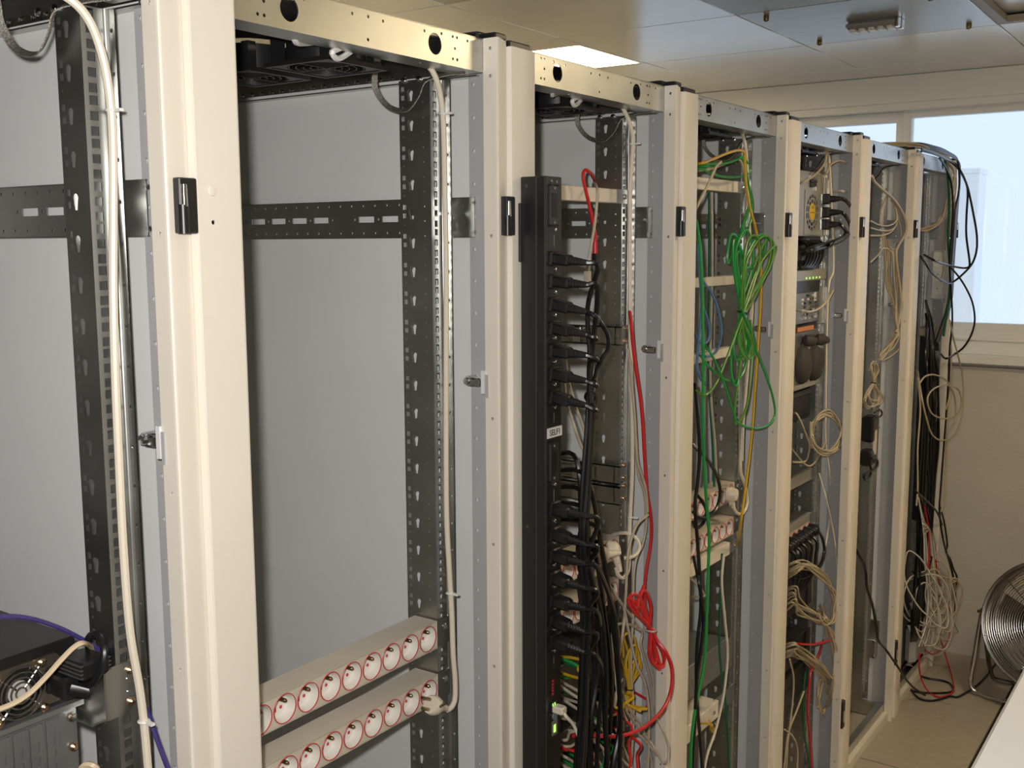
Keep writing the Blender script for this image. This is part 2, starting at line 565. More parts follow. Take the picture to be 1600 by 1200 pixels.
# right post: punched inner flange (A) then the tapering front (B)
rp_ = MB()
hol = []
for z in (0.10, 0.30, 0.42, 0.60, 0.80, 1.02, 1.22, 1.42, 1.70, 1.935, 1.975):
    hol.append(circ(0.013, z, 0.0027, 8))
rp_.plate(rect(0, 0.022, 0.0, PT), hol, (-0.026, 0.563, 0), (1, 0, 0), (0, 0, 1), 0.0015)
prof = rounded([(-0.0045, 0.563), (0.0, 0.563), (-0.0005, 0.566), (-0.011, 0.5965), (-0.011, 0.5995)], 0.0012)
rp_.prism(thick([(-0.0045, 0.563), (-0.0015, 0.5633), (-0.0003, 0.5645), (0.0, 0.5665), (-0.009, 0.5965), (-0.0095, 0.5995)], 0.0015), 0.0, PT)
rp_.box(-0.026, -0.024, 0.5645, 0.585, 0.0, PT)
RPOST = rp_.mesh('post', BEIGE)
# left post: wide smooth front (C)
lp_ = MB()
prof = [(-0.03, 0.0005), (-0.0035, 0.0005), (-0.001, 0.0015), (0.0, 0.004), (0.0, 0.0625), (-0.001, 0.065), (-0.0035, 0.066), (-0.03, 0.066)]
lp_.prism(thick(prof, 0.0015), 0.0, PT - 0.008)
LPOST = lp_.mesh('post', BEIGE)
lp1 = MB().prism(thick(prof[:4], 0.0015), 0.0, PT - 0.008).prism(thick(prof[4:], 0.0015), 0.0, PT - 0.008)
lp1.plate(rect(0.004, 0.0625, 0.0, PT - 0.008), [circ(0.0235, 1.713, 0.0026, 10)], (0, 0, 0), (0, 1, 0), (0, 0, 1), 0.0015)
LPOST1 = lp1.mesh('post', BEIGE)
fs_ = MB()
hol = [circ(0.011, 0.08 + 0.05 * i, 0.003, 8) for i in range(38)]
fs_.plate(rect(0, 0.040, 0.03, 1.945), [[(u - 0.002, v) for u, v in h] for h in hol], (-0.072, 0.588, 0), (1, 0, 0), (0, 0, 1), 0.0015)
fs_.box(-0.0275, -0.026, 0.564, 0.589, 0.03, 1.945)
fs_.box(-0.033, -0.0275, 0.583, 0.589, 0.03, 1.945)
FSTRIP = fs_.mesh('frame_strip', GREYF)
SPANEL = MB().box(-0.85, -0.03, 0.5955, 0.5985, 0.03, 1.95).mesh('side_panel', PANEL)
BPANEL = MB().box(-0.855, -0.85, 0.0, 0.5985, 0.03, 1.95).mesh('back_panel', PANEL)
# top front beam
bm_ = MB()
BH = [(0.122, 1.952), (0.132, 1.968), (0.132, 1.952), (0.122, 1.983), (0.132, 1.983), (0.160, 1.9825), (0.196, 1.9815), (0.281, 1.979), (0.311, 1.980), (0.31, 1.951), (0.34, 1.979),
      (0.426, 1.980), (0.464, 1.982), (0.49, 1.982), (0.50, 1.982), (0.495, 1.966), (0.49, 1.951), (0.50, 1.951), (0.525, 1.981)]
hol = [circ(y, z, 0.0022, 8) for y, z in BH] + [circ(0.172, 1.966, 0.0148, 20), circ(0.449, 1.966, 0.0148, 20)]
bm_.plate(rect(0.03, 0.5625, 1.943, 1.99), hol, (-0.0262, 0, 0), (0, 1, 0), (0, 0, 1), 0.002)
bm_.plate(rect(0.03, 0.5625, 0.0, 0.045), [circ(0.24, 0.02, 0.002, 6), circ(0.44, 0.02, 0.002, 6)], (-0.0262, 0, 1.943), (0, 1, 0), (-1, 0, 0), 0.002)
bm_.box(-0.045, -0.0262, 0.03, 0.5625, 1.988, 1.99)
BEAM = bm_.mesh('top_beam', GALV)
# dark side beam (top, along the depth) with a row of holes
sb_ = MB()
hol = [circ(-0.05 - 0.025 * i, 1.951, 0.0027, 8) for i in range(30)]
hol = [[(-(u), v) for u, v in h] for h in hol]
hol = [[(0.85 - u, v) for u, v in h] for h in hol]
sb_.plate(rect(0.0, 0.80, 1.942, 1.985), hol, (-0.85, 0.578, 0), (1, 0, 0), (0, 0, 1), 0.0015)
sb_.box(-0.85, -0.05, 0.578, 0.5945, 1.940, 1.942)
SBEAM = sb_.mesh('side_beam', DGALV)
rf_ = MB()
rf_.plate(rect(0.012, 0.59, 0.03, 0.84), [circ(0.345, 0.135, 0.055, 24), circ(0.345, 0.285, 0.055, 24)], (0, 0, 1.978), (0, 1, 0), (-1, 0, 0), 0.002)
rf_.v = [tuple(p) for p in rf_.v]
ROOF = rf_.mesh('roof_panel', BLACKM)
CAP = MB().bbox(-0.10, -0.0275, 0.552, 0.600, 1.985, 2.0, 0.003).bbox(-0.10, -0.006, 0.567, 0.597, 1.9895, 1.9985, 0.002).mesh('corner_cap', BLACKP)
CAPL = MB().bbox(-0.10, -0.006, 0.004, 0.062, 1.981, 1.992, 0.002).mesh('corner_cap', BLACKP)
# perforated depth rail on the side panel
def crail_mesh():
    b = MB()
    L = 0.79
    hol = []
    for i in range(14):
        u = 0.03 + i * 0.052
        if i not in (9,):
            hol.append(rect(u, u + 0.034, 0.026, 0.036))
        hol.append(circ(u + 0.043, 0.031, 0.0022, 6))
        for v in (0.0085, 0.0535):
            hol.append(circ(u + 0.010, v, 0.0022, 6)); hol.append(circ(u + 0.036, v, 0.0022, 6))
    b.plate(rect(0, L, 0, 0.062), hol, (-0.85, 0.5835, 0), (1, 0, 0), (0, 0, 1), 0.0015)
    b.box(-0.85, -0.06, 0.5835, 0.592, 0.0605, 0.062)
    b.box(-0.85, -0.06, 0.5835, 0.592, 0.0, 0.0015)
    # flat lug at the front
    return b.mesh('depth_rail', BGALV)
CRAIL = crail_mesh()
SCREW = MB().lathe([(0.0045, 0), (0.0042, 0.0025), (0.002, 0.0035)], (0, 0, 0), (0, -1, 0), 10, cap1=True).mesh('screw', CHROME)
# hinge block and pin
hb = MB()
hb.bbox(-0.009, 0.008, 0.574, 0.597, 1.701, 1.759, 0.0012)
hb.cyl((0.006, 0.579, 1.7005), (0.006, 0.579, 1.731), 0.0065, n=14)
HINGE = hb.mesh('hinge', BLACKP)
HPIN = MB().cyl((0.0085, 0.579, 1.729), (0.0085, 0.579, 1.752), 0.0042, 0.0036, n=12).mesh('hinge_pin', CHROME)
lh = MB()
lh.bbox(-0.009, 0.004, 0.574, 0.597, 0.205, 0.292, 0.0015)
HINGE2 = lh.mesh('hinge', BLACKP)
HPIN2 = MB().cyl((0.004, 0.585, 0.225), (0.004, 0.585, 0.262), 0.0035, n=10).mesh('hinge_pin', CHROME)
# cam latch and strike plate
LATCH = MB().cyl((-0.066, 0.588, 1.475), (-0.066, 0.570, 1.475), 0.0078, n=14).bbox(-0.068, -0.042, 0.568, 0.574, 1.467, 1.480, 0.002).cyl((-0.066, 0.574, 1.4745), (-0.066, 0.5655, 1.4745), 0.0055, n=8).mesh('latch_cam', CHROME)
STRIKE = MB().box(-0.0325, -0.0262, 0.560, 0.5635, 1.458, 1.494).box(-0.0255, -0.0205, 0.5612, 0.563, 1.452, 1.488, 1).mesh('strike_plate', [PANEL, GREYF])
# base
bs_ = MB()
bs_.box(-0.05, -0.028, 0.03, 0.565, 0.004, 0.062)
bs_.box(-0.85, -0.05, 0.03, 0.05, 0.004, 0.05)
bs_.box(-0.85, -0.05, 0.565, 0.585, 0.004, 0.05)
bs_.box(-0.85, -0.82, 0.05, 0.565, 0.004, 0.062)
BASE = bs_.mesh('base_frame', GALV)
PLINTH = MB().bbox(-0.03, -0.012, 0.066, 0.563, 0.0, 0.032, 0.002).mesh('plinth', BEIGE)
# roof fan
def fan_meshes():
    g = MB()
    for (a, b, c, d) in ((-0.06, 0.06, -0.06, -0.054), (-0.06, 0.06, 0.054, 0.06), (-0.06, -0.054, -0.054, 0.054), (0.054, 0.06, -0.054, 0.054)):
        g.box(a, b, c, d, -0.006, 0.0)
    g.plate(rect(-0.058, 0.058, -0.058, 0.058), [circ(0, 0, 0.054, 24)], (0, 0, -0.001), (1, 0, 0), (0, 1, 0), 0.004)
    for R in (0.012, 0.022, 0.032, 0.042, 0.052):
        g.ring((0, 0, -0.004), (0, 0, 1), R, 0.0012, 24, 5)
    g.box(-0.055, 0.055, -0.0015, 0.0015, -0.005, -0.003); g.box(-0.0015, 0.0015, -0.055, 0.055, -0.005, -0.003)
    h = MB()
    h.lathe([(0.053, 0.0), (0.053, 0.036)], (0, 0, 0), (0, 0, 1), 24)
    h.lathe([(0.054, 0.036), (0.054, 0.0)], (0, 0, 0), (0, 0, 1), 24)
    for sx in (-1, 1):
        for sy in (-1, 1):
            h.box(sx * 0.046 - 0.007, sx * 0.046 + 0.007, sy * 0.046 - 0.007, sy * 0.046 + 0.007, 0, 0.036)
    h.cyl((0, 0, 0.004), (0, 0, 0.03), 0.02, n=16)
    for k in range(7):
        t = 2 * math.pi * k / 7
        mt = Matrix.Rotation(t, 4, 'Z') @ Matrix.Rotation(0.6, 4, 'X')
        h.box(0.018, 0.05, -0.012, 0.012, -0.001, 0.001, mtx=Matrix.Translation((0, 0, 0.016)) @ mt)
    return h.mesh('roof_fan', BLACKP), g.mesh('fan_guard', BLACKM)
FANH, FANG = fan_meshes()
STRAPM = mat('braided_copper_strap', (0.42, 0.40, 0.35), 0.4, 0.9, noise=0.5, nscale=500, bump=0.8, bscale=900)

def strap_mesh():
    c = [(-0.175, 0.470, 1.975), (-0.180, 0.495, 1.955), (-0.188, 0.505, 1.925), (-0.165, 0.507, 1.897), (-0.128, 0.507, 1.888), (-0.105, 0.507, 1.905), (-0.090, 0.508, 1.928), (-0.070, 0.53, 1.938), (-0.045, 0.545, 1.941)]
    b = MB()
    p = spline(c, 6)
    w = 0.0045
    vs = []; fs = []
    for i, q in enumerate(p):
        t = (p[min(i + 1, len(p) - 1)] - p[max(i - 1, 0)]).normalized()
        n = t.cross(Vector((0, 1, 0)))
        n = n.normalized() if n.length > 1e-5 else Vector((1, 0, 0))
        side = (Vector((0, 0.75, 0)) + n * 0.65).normalized() * w
        s2 = t.cross(side).normalized() * 0.0008
        vs += [q + side + s2, q - side + s2, q - side - s2, q + side - s2]
    for i in range(len(p) - 1):
        for j in range(4):
            fs.append((i * 4 + j, i * 4 + (j + 1) % 4, i * 4 + 4 + (j + 1) % 4, i * 4 + 4 + j))
    b.add(vs, fs)
    return b.mesh('ground_strap', STRAPM)
STRAP = strap_mesh()

BRIGHT_DOT = MB().lathe([(0.0030, 0), (0.0027, 0.0012), (0.0012, 0.0020)], (0, 0, 0), (0, -1, 0), 8, cap1=True).mesh('rivet_or_bright_dot', CHROME)  # bright steel dots added so the side beam's row of holes reads light
RACKLAB = ['open beige server rack holding the black computer with a fan grille',
           'empty beige server rack with only two socket strips across it',
           'open beige server rack fitted with a tall black power distribution unit',
           'open beige server rack with green, yellow and blue network cables',
           'open beige server rack with stacked servers and a yellow fan sticker',
           'open beige server rack with thin beige cable hanks and bare base frame',
           'last beige server rack, full of tangled black and white cables, beside the window']
RACKS = []
for k in range(7):
    t = thing('server_rack', RACKLAB[k], 'server rack', (0, RY(k), 0), 'row of beige server racks')
    RACKS.append(t)
    link('side_panel', SPANEL, t)
    link('back_panel', BPANEL, t)
    link('post', RPOST, t)
    link('post', LPOST1 if k == 1 else LPOST, t)
    link('frame_strip', FSTRIP, t)
    o = link('frame_strip', FSTRIP, t); o.scale.y = -1; o.location.y = 0.6
    link('top_beam', BEAM, t)
    link('side_beam', SBEAM, t)
    o = link('side_beam', SBEAM, t); o.scale.y = -1; o.location.y = 0.6
    link('roof_panel', ROOF, t)
    link('corner_cap', CAP, t); link('corner_cap', CAPL, t)
    link('mounting_rail', RAILN if k == 0 else RAIL, t)
    o = link('mounting_rail', RAIL, t); o.scale.y = -1; o.location.y = 0.6
    for s in (1, -1):
        o = link('mounting_rail', RAIL, t); o.scale = (-1, s, 1); o.location = (-0.86, 0 if s > 0 else 0.6, 0)
    for z in ((1.698, 0.29) if k == 5 else (1.698,)):
        o = link('depth_rail', CRAIL, t, (0, 0, z))
        for zz in (0.0085, 0.0535):
            link('screw', SCREW, t, (-0.062, 0.587, z + zz))
        o = link('depth_rail', CRAIL, t, (0, 0.6, z)); o.scale.y = -1
    h = link('hinge', HINGE, t); link('hinge_pin', HPIN, h)
    h = link('hinge', HINGE2, t); link('hinge_pin', HPIN2, h)
    link('latch_cam', LATCH, t); link('strike_plate', STRIKE, t)
    link('base_frame', BASE, t); link('plinth', PLINTH, t)
    for i in range(26):
        if 2 <= i <= 4: continue
        link('rivet_or_bright_dot', BRIGHT_DOT, t, (-0.065 - 0.025 * i, 0.5785, 1.951))
    if k < 6:
        for fx in (-0.135, -0.285):
            h = link('roof_fan', FANH, t, (fx, 0.345, 1.934)); link('fan_guard', FANG, h, (0, 0, 0))
        link('ground_strap', STRAP, t)
    for i, (x, z) in enumerate(((-0.148, 1.9395), (-0.118, 1.9395), (-0.148, 1.975), (-0.12, 1.972))):
        link('screw', SCREW, t, (x, 0.577 if i > 1 else 0.5245, z - (0.004 if i < 2 else 0)))
build('cap', MB().lathe([(0.0058, 0), (0.0052, 0.0018), (0.0005, 0.0024)], (0.0, 0.024, 1.747), (1, 0, 0), 16), BEIGE, RACKS[1])
# outer side panel closing the first rack
link('side_panel', SPANEL, RACKS[0], (0, -0.5945, 0))

# ------------------------------------------------------------------ cables and connectors
def world_pts(pts, x=None, y=None):
    out = []
    for p in pts:
        if isinstance(p, Vector):
            out.append(p)
        elif y is not None and len(p) == 2:
            out.append(at(p[0], p[1], y=y))
        elif len(p) == 3:
            out.append(at(p[0], p[1], x=p[2]))
        else:
            out.append(at(p[0], p[1], x=x))
        if not isinstance(p, Vector) and out[-1].z < 0.006:
            out[-1] = at(p[0], p[1], z=0.006)
    return out

def cable(label, m, r, pts, x=-0.06, y=None, group=None, name='network_cable', cat='cable', n=6, seg=6, jit=0.0):
    w = world_pts(pts, x, y)
    if jit:
        w = [p + Vector((rnd.uniform(-jit, jit), rnd.uniform(-jit, jit) * 2, rnd.uniform(-jit, jit))) for p in w]
    b = MB().tube(spline(w, seg), r, n)
    return tag(build(name, b, m), label, cat, group)

def sub_tube(name, m, r, pts, parent, n=6, seg=5, rf=None):
    return build(name, MB().tube(spline(pts, seg), r, n, rf=rf), m, parent)

def hank(label, m, r, tie, ups, downs, x, group=None, tail=None, tiem=None, lead=None, y=None, jit=0.004, name='network_cable', spread=0.9):
    """one cable folded into loops and tied in the middle; ups/downs: (px,py,halfwidth_px)"""
    T = world_pts([tie], x, y)[0]
    pts = [p for p in world_pts(lead or [], x, y)]
    J = lambda s=jit: Vector((rnd.uniform(-s, s), rnd.uniform(-s, s), rnd.uniform(-s, s)))
    m_ = max(len(ups), len(downs))
    for i in range(m_):
        for (lst, sg) in ((ups, 1), (downs, -1)):
            if i >= len(lst):
                continue
            ax, ay, hw = lst[i]
            mx, my = tie[0] * 0.35 + ax * 0.65, tie[1] * 0.35 + ay * 0.65
            for (qx, qy) in ((mx - hw * sg, my), (ax - hw * 0.5 * sg, ay + (ay - my) * 0.02), (ax + hw * 0.5 * sg, ay), (mx + hw * sg, my)):
                pts.append(world_pts([(qx, qy)], x, y)[0] + J())
            pts.append(T + J(jit * 0.6))
    pts += world_pts(tail or [], x, y)
    o = tag(build(name, MB().tube(spline(pts, 5), r, 6), m), label, 'cable', group)
    b = MB().ring(T, (0.1, 0.1, 1), r * 2.6 + 0.002, r * 0.55, 12, 5)
    build('cable_tie', b, tiem or BLACKR, o)
    return o

# ------------------------------------------------------------------ socket strips
SR = 0.0198
def socket_meshes():
    c = MB()
    c.lathe([(SR + 0.0004, 0.0), (SR - 0.0008, -0.0005), (SR - 0.002, -0.016)], (0, 0, 0), (1, 0, 0), 22)
    c.lathe([(SR - 0.002, -0.016), (0.0, -0.0162)], (0, 0, 0), (1, 0, 0), 22)
    ring = MB().ring((0.0004, 0, 0), (1, 0, 0), SR + 0.0003, 0.0008, 28, 5)
    pin = MB().cyl((-0.0165, 0.003, 0.0095), (-0.002, 0.003, 0.0095), 0.0030, n=10).cyl((-0.002, 0.003, 0.0095), (0.0002, 0.003, 0.0095), 0.0030, 0.0017, n=10)
    pin.box(-0.0165, -0.0140, -0.0065, 0.0035, 0.0055, 0.0145)
    sh = MB()
    sh.cyl((-0.0162, -0.006, -0.0045), (-0.0145, -0.006, -0.0045), 0.0058, 0.0050, n=4)
    sh.cyl((-0.0162, 0.0075, -0.0045), (-0.0156, 0.0075, -0.0045), 0.0026, n=8, mi=0)
    return c.mesh('socket', SOCK), ring.mesh('red_ring', REDRING), pin.mesh('earth_pin', BRASS), sh.mesh('shutter', REDRING)
S_CUP, S_RING, S_PIN, S_SHUT = socket_meshes()
SP = 0.0437
def strip_mesh():
    b = MB()
    y0, y1, h, d = 0.082, 0.519, 0.022, 0.046
    hol = [circ(y0 + SP * (i + 0.5) + 0.0, 0, SR, 22) for i in range(10)]
    b.plate(rect(y0, y1, -h, h), hol, (0, 0, 0), (0, 1, 0), (0, 0, 1), 0.0015)
    b.box(-d, 0.0, y0, y1, h - 0.0005, h + 0.001)
    b.box(-d, 0.0, y0, y1, -h - 0.001, -h + 0.0005)
    b.box(-d, -d + 0.0015, y0, y1, -h, h)
    b.box(-d, 0.0005, y1, y1 + 0.0015, -h - 0.001, h + 0.001)
    b.box(-d, 0.0005, y0 - 0.0015, y0, -h - 0.001, h + 0.001)
    return b.mesh('housing', STRIPB)
STRIP = strip_mesh()
EAR = MB().plate(rect(0.0, 0.034, -0.022, 0.022), [rect(0.008, 0.014, -0.012, -0.008)], (0, 0.5205, 0), (0, 1, 0), (0, 0, 1), 0.002).mesh('mounting_ear', mat('ear_grey', (0.16, 0.15, 0.13), 0.4, 0.6))
SCREWX = MB().lathe([(0.0052, 0), (0.005, 0.002), (0.0025, 0.0042)], (0, 0, 0), (1, 0, 0), 10, cap1=True).mesh('screw', COPPER)
SCREWD = MB().lathe([(0.0055, 0), (0.0052, 0.002), (0.0025, 0.004)], (0, 0, 0), (1, 0, 0), 10, cap1=True).mesh('screw', CHROME)
def power_strip(k, z, label, x=-0.0945, n=10):
    t = thing('socket_strip', label, 'power strip', (x, RY(k), z), 'horizontal socket strips in the racks')
    link('housing', STRIP, t)
    for s in (1, -1):
        e = link('mounting_ear', EAR, t, (-0.0012, 0 if s > 0 else 0.6, 0)); e.scale.y = s
        link('screw', SCREWD, e, (0.0, 0.541, 0.008))
    for i in range(n):
        c = link('socket', S_CUP, t, (0, 0.082 + SP * (i + 0.5), 0))
        link('red_ring', S_RING, c); link('earth_pin', S_PIN, c); link('shutter', S_SHUT, c)
    return t
for k, where in ((1, 'in the empty rack'), (2, 'behind the black cords'), (3, 'behind the long green cable')):
    power_strip(k, 1.0690, 'beige strip of red-ringed sockets %s, the upper of two' % where)
    power_strip(k, 0.9800, 'beige strip of red-ringed sockets %s, the lower of two' % where)

def euro_plug(label, m, head, d, tail, parent=None, name='plug', r=0.0175, pins=True, side=None, pinm=None):
    """round angled mains plug: flat round body facing d at head, cable leaving along side"""
    d = Vector(d).normalized(); head = Vector(head)
    b = MB()
    b.lathe([(r * 0.86, 0.0), (r, 0.002), (r, 0.010), (r * 0.82, 0.020), (r * 0.4, 0.026), (0.0005, 0.0265)], head, -d, 18, cap0=True)
    s = Vector(side).normalized()
    b.tube([head - d * 0.013 + s * (r * 0.4), head - d * 0.014 + s * (r * 1.1), head - d * 0.014 + s * (r * 1.9), head - d * 0.014 + s * (r * 2.6)], 0.0078, 10, rf=lambda t: 1.15 - 0.5 * t)
    for q in (1.5, 1.75, 2.0, 2.25):
        b.ring(head - d * 0.014 + s * (r * q), s, 0.0066 - (q - 1.5) * 0.0025, 0.001, 12, 5)
    o = build(name, b, m, parent)
    if pins:
        u = d.cross(s).normalized()
        for sg in (-1, 1):
            build('pin', MB().cyl(head + u * (0.0095 * sg) - d * 0.001, head + u * (0.0095 * sg) + d * 0.018, 0.0024, n=10), pinm or CHROME, o if parent is not None else o)
    return o

def cord_with_clips(label, m, r, pts, clips, group, x=-0.06, name='power_cable'):
    o = cable(label, m, r, pts, x, None, group, name, 'power cord', 9, 8)
    for (px, py, xv) in clips:
        c = at(px, py, x=xv)
        b = MB().ring(c, (0, 0.05, 1), r + 0.0012, 0.0014, 14, 6).box(c.x - 0.002, c.x + 0.016, c.y - 0.0025, c.y + 0.0025, c.z - 0.0015, c.z + 0.0015)
        build('cable_tie', b, WHITEP, o)
    return o
PCG = 'cream power cords running down the right rails'

# ---- rack 0: black computer
K0 = RY(0)
sv = thing('computer_chassis', 'black computer chassis with round chrome fan grille on its power supply', 'computer', (0, K0, 0))
steel = mat('grey_case_steel', (0.34, 0.35, 0.35), 0.38, 0.8, noise=0.08, nscale=12)
b = MB().bbox(-0.60, -0.116, 0.085, 0.503, 1.185, 1.258, 0.0015)
build('body', b, BLACKM, sv)
b = MB().bbox(-0.60, -0.118, 0.087, 0.501, 1.078, 1.187, 0.001)
b.box(-0.118, -0.106, 0.087, 0.503, 1.180, 1.186)
build('rear_plate', b, steel, sv)
psu = MB().plate([(0.375, 1.192), (0.478, 1.192), (0.486, 1.204), (0.486, 1.238), (0.476, 1.247), (0.375, 1.247)], [circ(0.433, 1.217, 0.0265, 24)], (-0.1125, 0, 0), (0, 1, 0), (0, 0, 1), 0.003)
psu = build('power_supply', psu, mat('psu_plate', (0.20, 0.17, 0.13), 0.35, 0.8), sv)
g_ = MB()
for R in (0.006, 0.0115, 0.017, 0.0225, 0.028):
    g_.ring((-0.1095, 0.433, 1.217), (1, 0, 0), R, 0.0011, 28, 6)
for a in (45, 135, 225, 315):
    ca, sa = math.cos(math.radians(a)), math.sin(math.radians(a))
    g_.cyl((-0.1103, 0.433 + ca * 0.005, 1.217 + sa * 0.005), (-0.1103, 0.433 + ca * 0.034, 1.217 + sa * 0.034), 0.0012, n=6)
    g_.ring((-0.1103, 0.433 + ca * 0.036, 1.217 + sa * 0.036), (1, 0, 0), 0.0030, 0.0011, 12, 5)
build('fan_grille', g_, CHROME, psu)
fb = MB().cyl((-0.124, 0.433, 1.217), (-0.114, 0.433, 1.217), 0.0125, n=20)
build('fan_hub', fb, mat('fan_sticker', (0.42, 0.40, 0.37), 0.5), psu)
for q in range(7):
    mt = Matrix.Translation((-0.122, 0.433, 1.217)) @ Matrix.Rotation(q * 2 * math.pi / 7, 4, 'X') @ Matrix.Rotation(0.5, 4, 'Z')
    build('fan_blade', MB().box(-0.001, 0.001, -0.007, 0.007, 0.011, 0.025, mtx=mt), BLACKP, psu)
for a in (45, 135, 225, 315):
    ca, sa = math.cos(math.radians(a)), math.sin(math.radians(a))
    link('screw', SCREWX, psu, (-0.1105, 0.433 + ca * 0.036, 1.217 + sa * 0.036))
inl = MB().bbox(-0.116, -0.108, 0.463, 0.484, 1.204, 1.234, 0.002)
build('power_inlet', inl, BLACKP, sv)
# slot covers
for i, y in enumerate((0.405, 0.424, 0.443, 0.462)):
    sl = MB()
    sl.plate(rect(y, y + 0.0165, 1.085, 1.172), [rect(y + 0.006, y + 0.0105, z, z + 0.012) for z in (1.092, 1.108, 1.124, 1.140)], (-0.1155, 0, 0), (0, 1, 0), (0, 0, 1), 0.0015)
    sl.box(-0.1165, -0.1150, y + 0.002, y + 0.003, 1.085, 1.172); sl.box(-0.1165, -0.1142, y + 0.0135, y + 0.0145, 1.085, 1.172)
    build('slot_cover', sl, steel, sv)
build('barcode_sticker', MB().box(-0.1155, -0.1135, 0.418, 0.432, 1.10, 1.118), WHITEP, sv)
for (y, z) in ((0.494, 1.165), (0.497, 1.198), (0.494, 1.130)):
    link('screw', SCREWX, sv, (-0.1165, y, z))
# support bracket on the rail
br = thing('support_bracket', 'shiny zinc shelf bracket screwed to the punched rail beside the black computer', 'bracket', (0, K0, 0))
b = MB()
b.box(-0.30, -0.074, 0.508, 0.5105, 1.168, 1.222)
b.box(-0.30, -0.074, 0.490, 0.510, 1.166, 1.1685)
b.box(-0.0755, -0.0735, 0.5095, 0.555, 1.165, 1.225)
build('angle', b, GALV, br)
for z in (1.214, 1.177):
    link('screw', SCREWX, br, (-0.0735, 0.541, z))
for z in (1.203, 1.188):
    build('slot', MB().bbox(-0.0736, -0.0725, 0.536, 0.546, z - 0.003, z + 0.003, 0.0008), BGALV, br)

cable('violet network cable arching over the black computer', PURPLE, 0.0026, [(-70, 980), (0, 964), (45, 966), (90, 980), (125, 997), (150, 1012), (165, 1040, -0.10)], x=-0.09)
cable('violet network cable passing under the cream cord', PURPLE, 0.0028, [(228, 1105, -0.055), (235, 1125, -0.05), (247, 1160, -0.04), (262, 1200, -0.03), (285, 1260, -0.03)])
cable('cream network cable crossing in front of the chrome fan grille', TAUPE if False else mat('tan_pvc', (0.62, 0.50, 0.34), 0.4), 0.0030, [(-60, 1120), (0, 1108), (40, 1088), (70, 1060), (95, 1032), (115, 1012), (130, 1005), (143, 1012, -0.09), (150, 1030, -0.11)], x=-0.055)
bl = cable('thick black power lead looping at the back of the black computer', BLACKR, 0.0041, [(102, 1066, -0.10), (128, 1072, -0.08), (145, 1066, -0.06), (158, 1045, -0.05), (163, 1018, -0.05), (157, 998, -0.06), (147, 991, -0.07), (138, 1000, -0.08), (142, 1030, -0.12), (150, 1060, -0.2)], name='power_cable', cat='power cord', n=9)
p0 = at(98, 1064, x=-0.100); p1 = at(130, 1072, x=-0.08)
b = MB().bbox(-0.108, -0.080, K0 + 0.4635, K0 + 0.4835, 1.204, 1.228, 0.003)
b.tube([(-0.082, K0 + 0.474, 1.214), (-0.07, K0 + 0.484, 1.210), p1], 0.0075, 9, rf=lambda t: 1.1 - 0.4 * t)
build('connector', b, BLACKP, bl)
vg = thing('monitor_plug', 'black monitor plug with ribbed grip above the power lead', 'plug', (0, K0, 0))
b = MB().bbox(-0.10, -0.055, 0.470, 0.505, 1.228, 1.248, 0.003)
build('shell', b, BLACKP, vg)
for q in range(4):
    build('grip_rib', MB().box(-0.098, -0.056, 0.469, 0.506, 1.231 + q * 0.0045, 1.2325 + q * 0.0045), mat('grip_grey', (0.07, 0.065, 0.06), 0.3), vg)
cord_with_clips('thick cream power cord hanging down beside the black computer', CREAM, 0.0047,
                [(60, -25, -0.06), (108, -2, -0.045), (138, 30, -0.04), (158, 80, -0.04), (170, 140, -0.04), (176, 210, -0.04), (177, 330, -0.04), (177, 450, -0.04), (180, 580, -0.04), (186, 720, -0.04), (193, 860, -0.04), (203, 985, -0.04), (218, 1075, -0.04), (226, 1140, -0.04), (232, 1210, -0.04), (240, 1300, -0.04)],
                [(175, 173, -0.04), (225, 1127, -0.04)], PCG)
# grey plug peeping at the bottom
cable('cream cable loop at the foot of the black computer', mat('tan_pvc', (0.6, 0.5, 0.36)), 0.004, [(120, 1215, -0.09), (133, 1196, -0.08), (150, 1200, -0.07), (160, 1225, -0.08)])

# ---- rack 1 : cord with plug hanging by the lower strip
pc = cord_with_clips('cream power cord with a loose two-pin plug in the empty rack', CREAM, 0.0043,
                     [(655, 92, -0.085), (672, 106, -0.07), (682, 125, -0.065), (689, 155, -0.065), (693, 200, -0.065), (695, 300, -0.065), (697, 420, -0.065), (697, 560, -0.065), (697, 700, -0.065), (698, 810, -0.065), (702, 890, -0.065), (706, 960, -0.065), (708, 1020, -0.065), (711, 1060, -0.065), (711, 1090, -0.065), (706, 1104, -0.066), (698, 1110, -0.068)],
                     [(692, 178, -0.065), (703, 927, -0.065)], PCG)
ph = at(674, 1100, x=-0.068)
b = MB()
hd = at(672, 1101, x=-0.066); tl = at(704, 1108, x=-0.066)
d = (tl - hd).normalized()
b.lathe([(0.0005, 0.0), (0.0135, 0.0003), (0.0155, 0.004), (0.0155, 0.012), (0.013, 0.020), (0.0085, 0.028), (0.006, 0.036), (0.0045, 0.046)], hd, d, 16)
pg = build('plug', b, CREAM, pc)
upv = Vector((0, 0, 1)); 
for sg in (-1, 1):
    build('pin', MB().cyl(hd + upv * 0.0085 * sg, hd + upv * 0.0085 * sg - d * 0.022, 0.0026, n=10), BRASS, pg)
build('earth_clip', MB().box(hd.x + 0.004, hd.x + 0.0165, hd.y + 0.004, hd.y + 0.018, hd.z - 0.003, hd.z + 0.0005), BRASS, pg)

